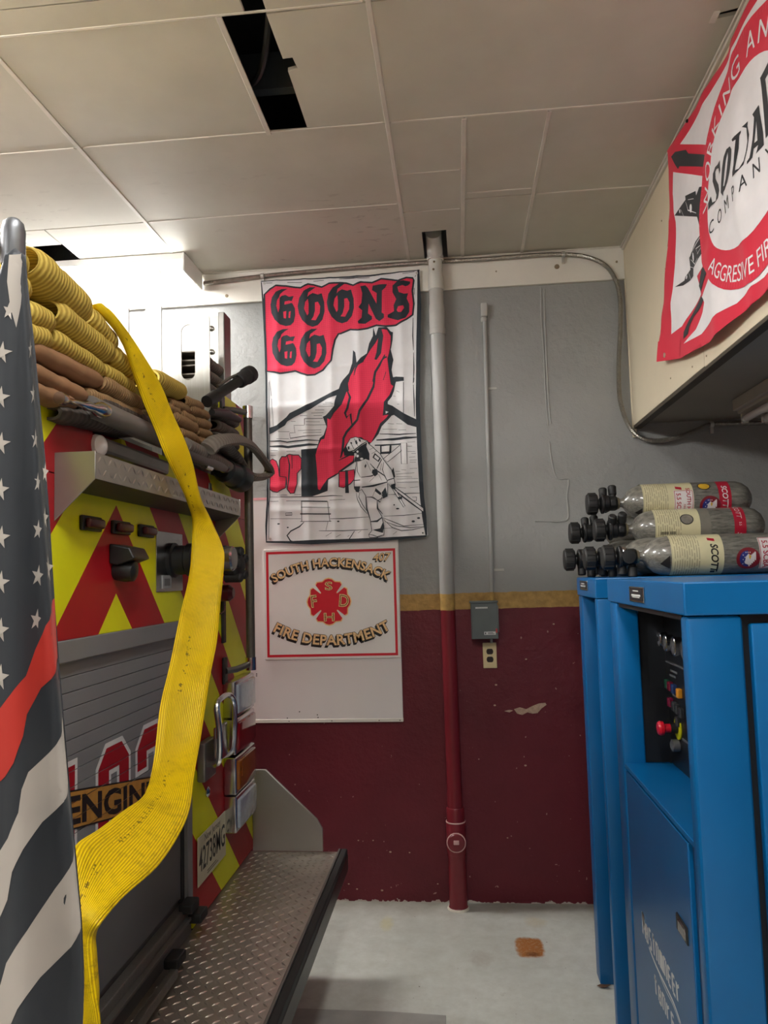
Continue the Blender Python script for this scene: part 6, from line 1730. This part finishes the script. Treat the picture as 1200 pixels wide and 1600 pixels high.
def bottle(label, loc, yaw, roll, kind, r=R_):
    t = thing('air_bottle', label, 'air cylinder', (0, 0, 0), 'breathing-air bottles stacked on the blue cabinet')
    s = r / .0705
    prof = [(.015, -.004), (.017, 0), (.018, .018), (.024, .026), (.042, .038), (.057, .058), (.066, .082), (.0705, .112), (.0705, .455), (.069, .475), (.062, .498), (.048, .518), (.028, .531), (.008, .535), (0, .5355)]
    bo = MB().lathe([(a * s if a > .018 else a, h) for a, h in prof], (0, 0, 0), (1, 0, 0), 40, ref=(0, 0, 1)).build('bottle_shell', M_FIB, t, smooth=60)
    def cf(u, v, l):
        th = v / r
        return (u, -(r + .0004 + l) * math.cos(th), (r + .0004 + l) * math.sin(th))
    CV = [r * (-2.6 + .13 * i) for i in range(41)]
    def dl(nm, polys, m, l): return lay(nm, polys, cf, l, m, bo, None, CV)
    H_ = r * 2.5
    def rot(u0, v0, k=1.0):     # lettering that runs round the bottle, read from the right
        return lambda u, v: (u0 + v, v0 - u * k)
    if kind:
        a0, a1 = {'front': (.108, .290), 'mid': (.100, .272), 'top': (.09, .29)}[kind]
        dl('label', [rect(a0, a1, -H_, H_)], M_LBL, 0)
        fp_ = []
        rr_ = random.Random(len(label))
        for i in range(11):
            a = a0 + .010 + i * .0085
            v = -.09
            while v < .10:
                w = rr_.uniform(.02, .05)
                fp_.append(rect(a, a + .0035, v, min(.1, v + w)))
                v += w + rr_.uniform(.003, .012)
        dl('fine_print', fp_, M_BINK2, .0004)
        dl('label_edge', [rect(a0 + .002, a0 + .0032, -H_, H_)], M_BINK2, .0004)
    if kind == 'front':
        dl('warning_triangle', [[[(.102, .0), (.102, -.05), (.066, -.03)]]], M_BINK, .0016)
        dl('brand_mark', [[[(.240, .070), (.264, .064), (.264, .050), (.240, .056)]]], M_BRED, .0006)
        dl('brand_lettering', tri_polys(text2d('SCOTT', .035, .03, .95, .2), rot(.246, -.014)), M_BINK, .0006)
        dl('brand_mark', [rect(.246, .262, -.078, -.066)], M_BINK, .0006)
        badge = (.372, -.02)
        dl('sticker', [rect(.412, .500, -.062, .062)], M_BWH, .0002)
        dl('sticker_rim', [[rect(.414, .498, -.060, .060)[0], rect(.416, .496, -.058, .058)[0]]], M_BRED, .0006)
        dl('sticker_lettering', tri_polys(text2d('5.5 SCBA', .027, .02), rot(.424, -.004)) + tri_polys(text2d('FIRE DEPT', .016, .02), rot(.455, -.004)) + tri_polys(text2d('SOUTH HACK', .02, .02), rot(.474, -.0)), M_BRED, .0006)
    elif kind == 'mid':
        dl('barcode', [rect(.120 + .0045 * i, .1225 + .0045 * i, -.030, -.018) for i in range(7)] + [rect(.156 + .0045 * i, .1585 + .0045 * i, -.030, -.018) for i in range(5)], M_BINK, .0006)
        dl('oval_outline', [disc(.222, .030, .026, 18, 1, .9)], M_BINK, .0005)
        dl('oval_sticker', [disc(.222, .030, .022, 18, 1, .88)], M_GOV, .0009)
        dl('small_mark', [[[(.225, -.052), (.238, -.05), (.246, -.044), (.232, -.042)]]], M_BINK, .0006)
        badge = None
        dl('grey_wrap', [rect(.274, .312, -H_, H_)], mat('grey_tape', (120, 116, 106), .4, 0, .08, 40), 0)
        dl('red_band', [rect(.400, .444, -H_, H_)], M_BRED, .0002)
        dl('band_lettering', tri_polys(text2d('SCOTT', .026, .0, 1.0, .2), rot(.412, .07)) + tri_polys(text2d('5.5', .012, .0), rot(.418, .004)) + tri_polys(text2d('SCOTT', .026, .0, 1.0, .2), rot(.412, -.07)), M_BWH, .0006)
    elif kind == 'top':
        dl('warning_triangle', [[[(.085, -.03), (.085, -.065), (.055, -.05)]]], M_BINK, .0016)
        dl('brand_mark', [[[(.222, .062), (.246, .056), (.246, .042), (.222, .048)]]], M_BRED, .0006)
        dl('sticker', [rect(.212, .288, -.09, .040)], M_BWH, .0005)
        dl('sticker_rim', [[rect(.214, .286, -.088, .038)[0], rect(.216, .284, -.086, .036)[0]]], M_BRED, .0008)
        dl('sticker_lettering', tri_polys(text2d('5.5 SCBA', .024, .02), rot(.222, -.02)) + tri_polys(text2d('SOUTH HACK', .022, .02), rot(.262, -.02)) + tri_polys(text2d('FIRE', .012, .0), rot(.248, -.03)), M_BRED, .0009)
        dl('oval_outline', [disc(.336, .058, .026, 18, 1, .8)], M_BINK, .0005)
        dl('oval_sticker', [disc(.336, .058, .022, 18, 1, .76)], M_YOV, .0009)
        badge = (.352, -.03)
        dl('red_band', [rect(.388, .436, -H_, H_)], M_BRED, .0002)
        dl('band_lettering', tri_polys(text2d('SCOTT', .03, .02, 1.0, .2), rot(.402, .01)), M_BWH, .0006)
    else:
        badge = None
    if badge:
        bu, bv = badge
        dl('badge', [disc(bu, bv, .041, 26)], M_BRIM, .0008)
        dl('badge_field', [[[Vector((bu, bv + .030))] + [Vector((bu + .030 * math.cos(a), bv + .030 * math.sin(a))) for a in [pi / 2 + pi * i / 12 for i in range(1, 13)]]]], M_BBLU, .0012)
        stp = []
        for i in range(5):
            stp.append([[Vector((bu + .002 + .005 * i, bv - .028 + .006 * i)), Vector((bu + .006 + .005 * i, bv - .030 + .006 * i)), Vector((bu + .012 + .0035 * i, bv + .012 + .003 * i)), Vector((bu + .008 + .0035 * i, bv + .014 + .003 * i))]])
        dl('badge_stripes', stp, M_BWH, .0012)
        dl('badge_head', [[[Vector((bu - .012, bv - .016)), Vector((bu + .004, bv - .024)), Vector((bu + .012, bv - .004)), Vector((bu + .010, bv + .012)), Vector((bu, bv + .018)), Vector((bu - .009, bv + .008))]]], M_BWH, .0016)
        dl('badge_beak', [[[Vector((bu + .002, bv + .016)), Vector((bu + .010, bv + .010)), Vector((bu + .006, bv - .002)), Vector((bu + .002, bv + .004))]]], M_YOV, .0020)
        dl('badge_stars', [star(bu - .018 + .006 * (i % 2), bv - .018 + .008 * i, .003) for i in range(5)] + [star(bu - .008 + .007 * i, bv + .023, .003) for i in range(3)], M_BWH, .0016)
    # valve, hand wheel and outlet stubs
    va = MB().lathe([(.014, .004), (.024, -.003), (.027, -.010), (.027, -.030), (.030, -.034), (.031, -.060), (.024, -.066), (.018, -.070), (.018, -.078)], (0, 0, 0), (1, 0, 0), 22).build('valve_body', M_BLACK, t, .0008)
    MB().lathe([(.020, -.074), (.034, -.077), (.038, -.082), (.038, -.112), (.034, -.117), (.016, -.118)], (0, 0, 0), (1, 0, 0), 24).build('hand_wheel', M_RUB, va, .001)
    for i in range(11):
        an = 2 * pi * i / 11
        c = Vector((-.097, .0375 * math.cos(an), .0375 * math.sin(an)))
        MB().cyl(c + Vector((-.015, 0, 0)), c + Vector((.015, 0, 0)), .0034, 6).build('wheel_rib', M_RUB, va)
    dv = Vector((0, math.sin(roll), math.cos(roll)))
    MB().lathe([(.034, 0), (.037, .003), (.037, .010), (.034, .013)], (-.064, 0, 0), (1, 0, 0), 24).build('guard_ring', M_BLACK, va)
    MB().lathe([(.010, 0), (.013, .004), (.013, .03), (.008, .034)], (-.046, 0, 0), tuple(-dv * .8 + dv.cross(Vector((1, 0, 0))) * .6), 14).build('relief_plug', M_STAIN, va)
    for x_, h_, r2 in ((-.016, .066, .0155), (-.052, .058, .015)):
        MB().lathe([(r2 * .8, 0), (r2 * .8, h_ * .45), (r2, h_ * .5), (r2 * 1.06, h_ * .93), (r2 * .8, h_), (0, h_ + .001)], (x_, 0, 0), tuple(dv), 18).build('outlet_cap', M_RUB, va)
    sd = dv.cross(Vector((1, 0, 0)))
    MB().lathe([(.016, 0), (.016, .028), (.022, .03), (.022, .042), (.005, .043)], (-.034, 0, 0), tuple(sd), 18).build('pressure_gauge', M_BLACK, va)
    MB().box(-.030, -.008, -.030, .030, -.012, .012).build('valve_block', M_BLACK, va, .004)
    MB().lathe([(.019, -.001), (.022, .003), (.020, .010)], (-.004, 0, 0), (1, 0, 0), 18).build('neck_ring', mat('brass_neck', (170, 160, 130), .3, .7, .1), va)
    va.scale = (1.08, 1.16, 1.16)
    t.matrix_world = Matrix.Translation(loc) @ Matrix.Rotation(yaw, 4, 'Z')
    return t
FZ = FT + .0003
RB = .0745
bottle('front air bottle on the cabinet with a round eagle badge and black brand lettering', (.665, 2.93, FZ + RB), -.02, pi, 'front', RB)
bottle('air bottle lying just behind the front one on the cabinet top', (.623, 3.081, FZ + RB), .0, pi - .2, None, RB)
bottle('third air bottle from the front lying on the cabinet top', (.571, 3.27, FZ + RB), .0, pi + .1, None, RB)
bottle('rearmost air bottle lying on the cabinet top', (.66, 3.46, FZ + RB), .0, pi, None, RB)
bottle('middle air bottle with a grey oval sticker, resting on the lower row', (.683, 3.1755, FZ + RB + .1153), -.01, -.6, 'mid', RB)
bottle('air bottle resting behind the middle one with only its valve showing', (.612, 3.365, FZ + RB + .1153), .0, .3, None, RB)
bottle('topmost air bottle with a yellow oval sticker', (.675, 3.27, FZ + RB + .2306), -.012, .15, 'top', RB)

# a dry leaf by the cabinet foot
lf = [(0.505,3.1469)][0]
lm = MB()
o_ = Vector((lf[0], lf[1], .006))
ring = [(-.028, 0, .002), (-.012, .010, .004), (.004, .012, .001), (.022, .004, .006), (.026, -.002, .008), (.010, -.010, .003), (-.010, -.009, .001)]
lm.add([o_ + Vector(p) for p in ring] + [o_ + Vector((0, 0, -.004))], [(i, (i + 1) % 7, 7) for i in range(7)])
lo_ = lm.build('dry_leaf', mat('brown_dry_leaf', (96, 70, 52), .8, 0, .3, 120), None)
sm = lo_.modifiers.new('thickness', 'SOLIDIFY'); sm.thickness = .001
tag(lo_, 'small curled brown leaf on the floor by the blue cabinet foot', 'leaf')
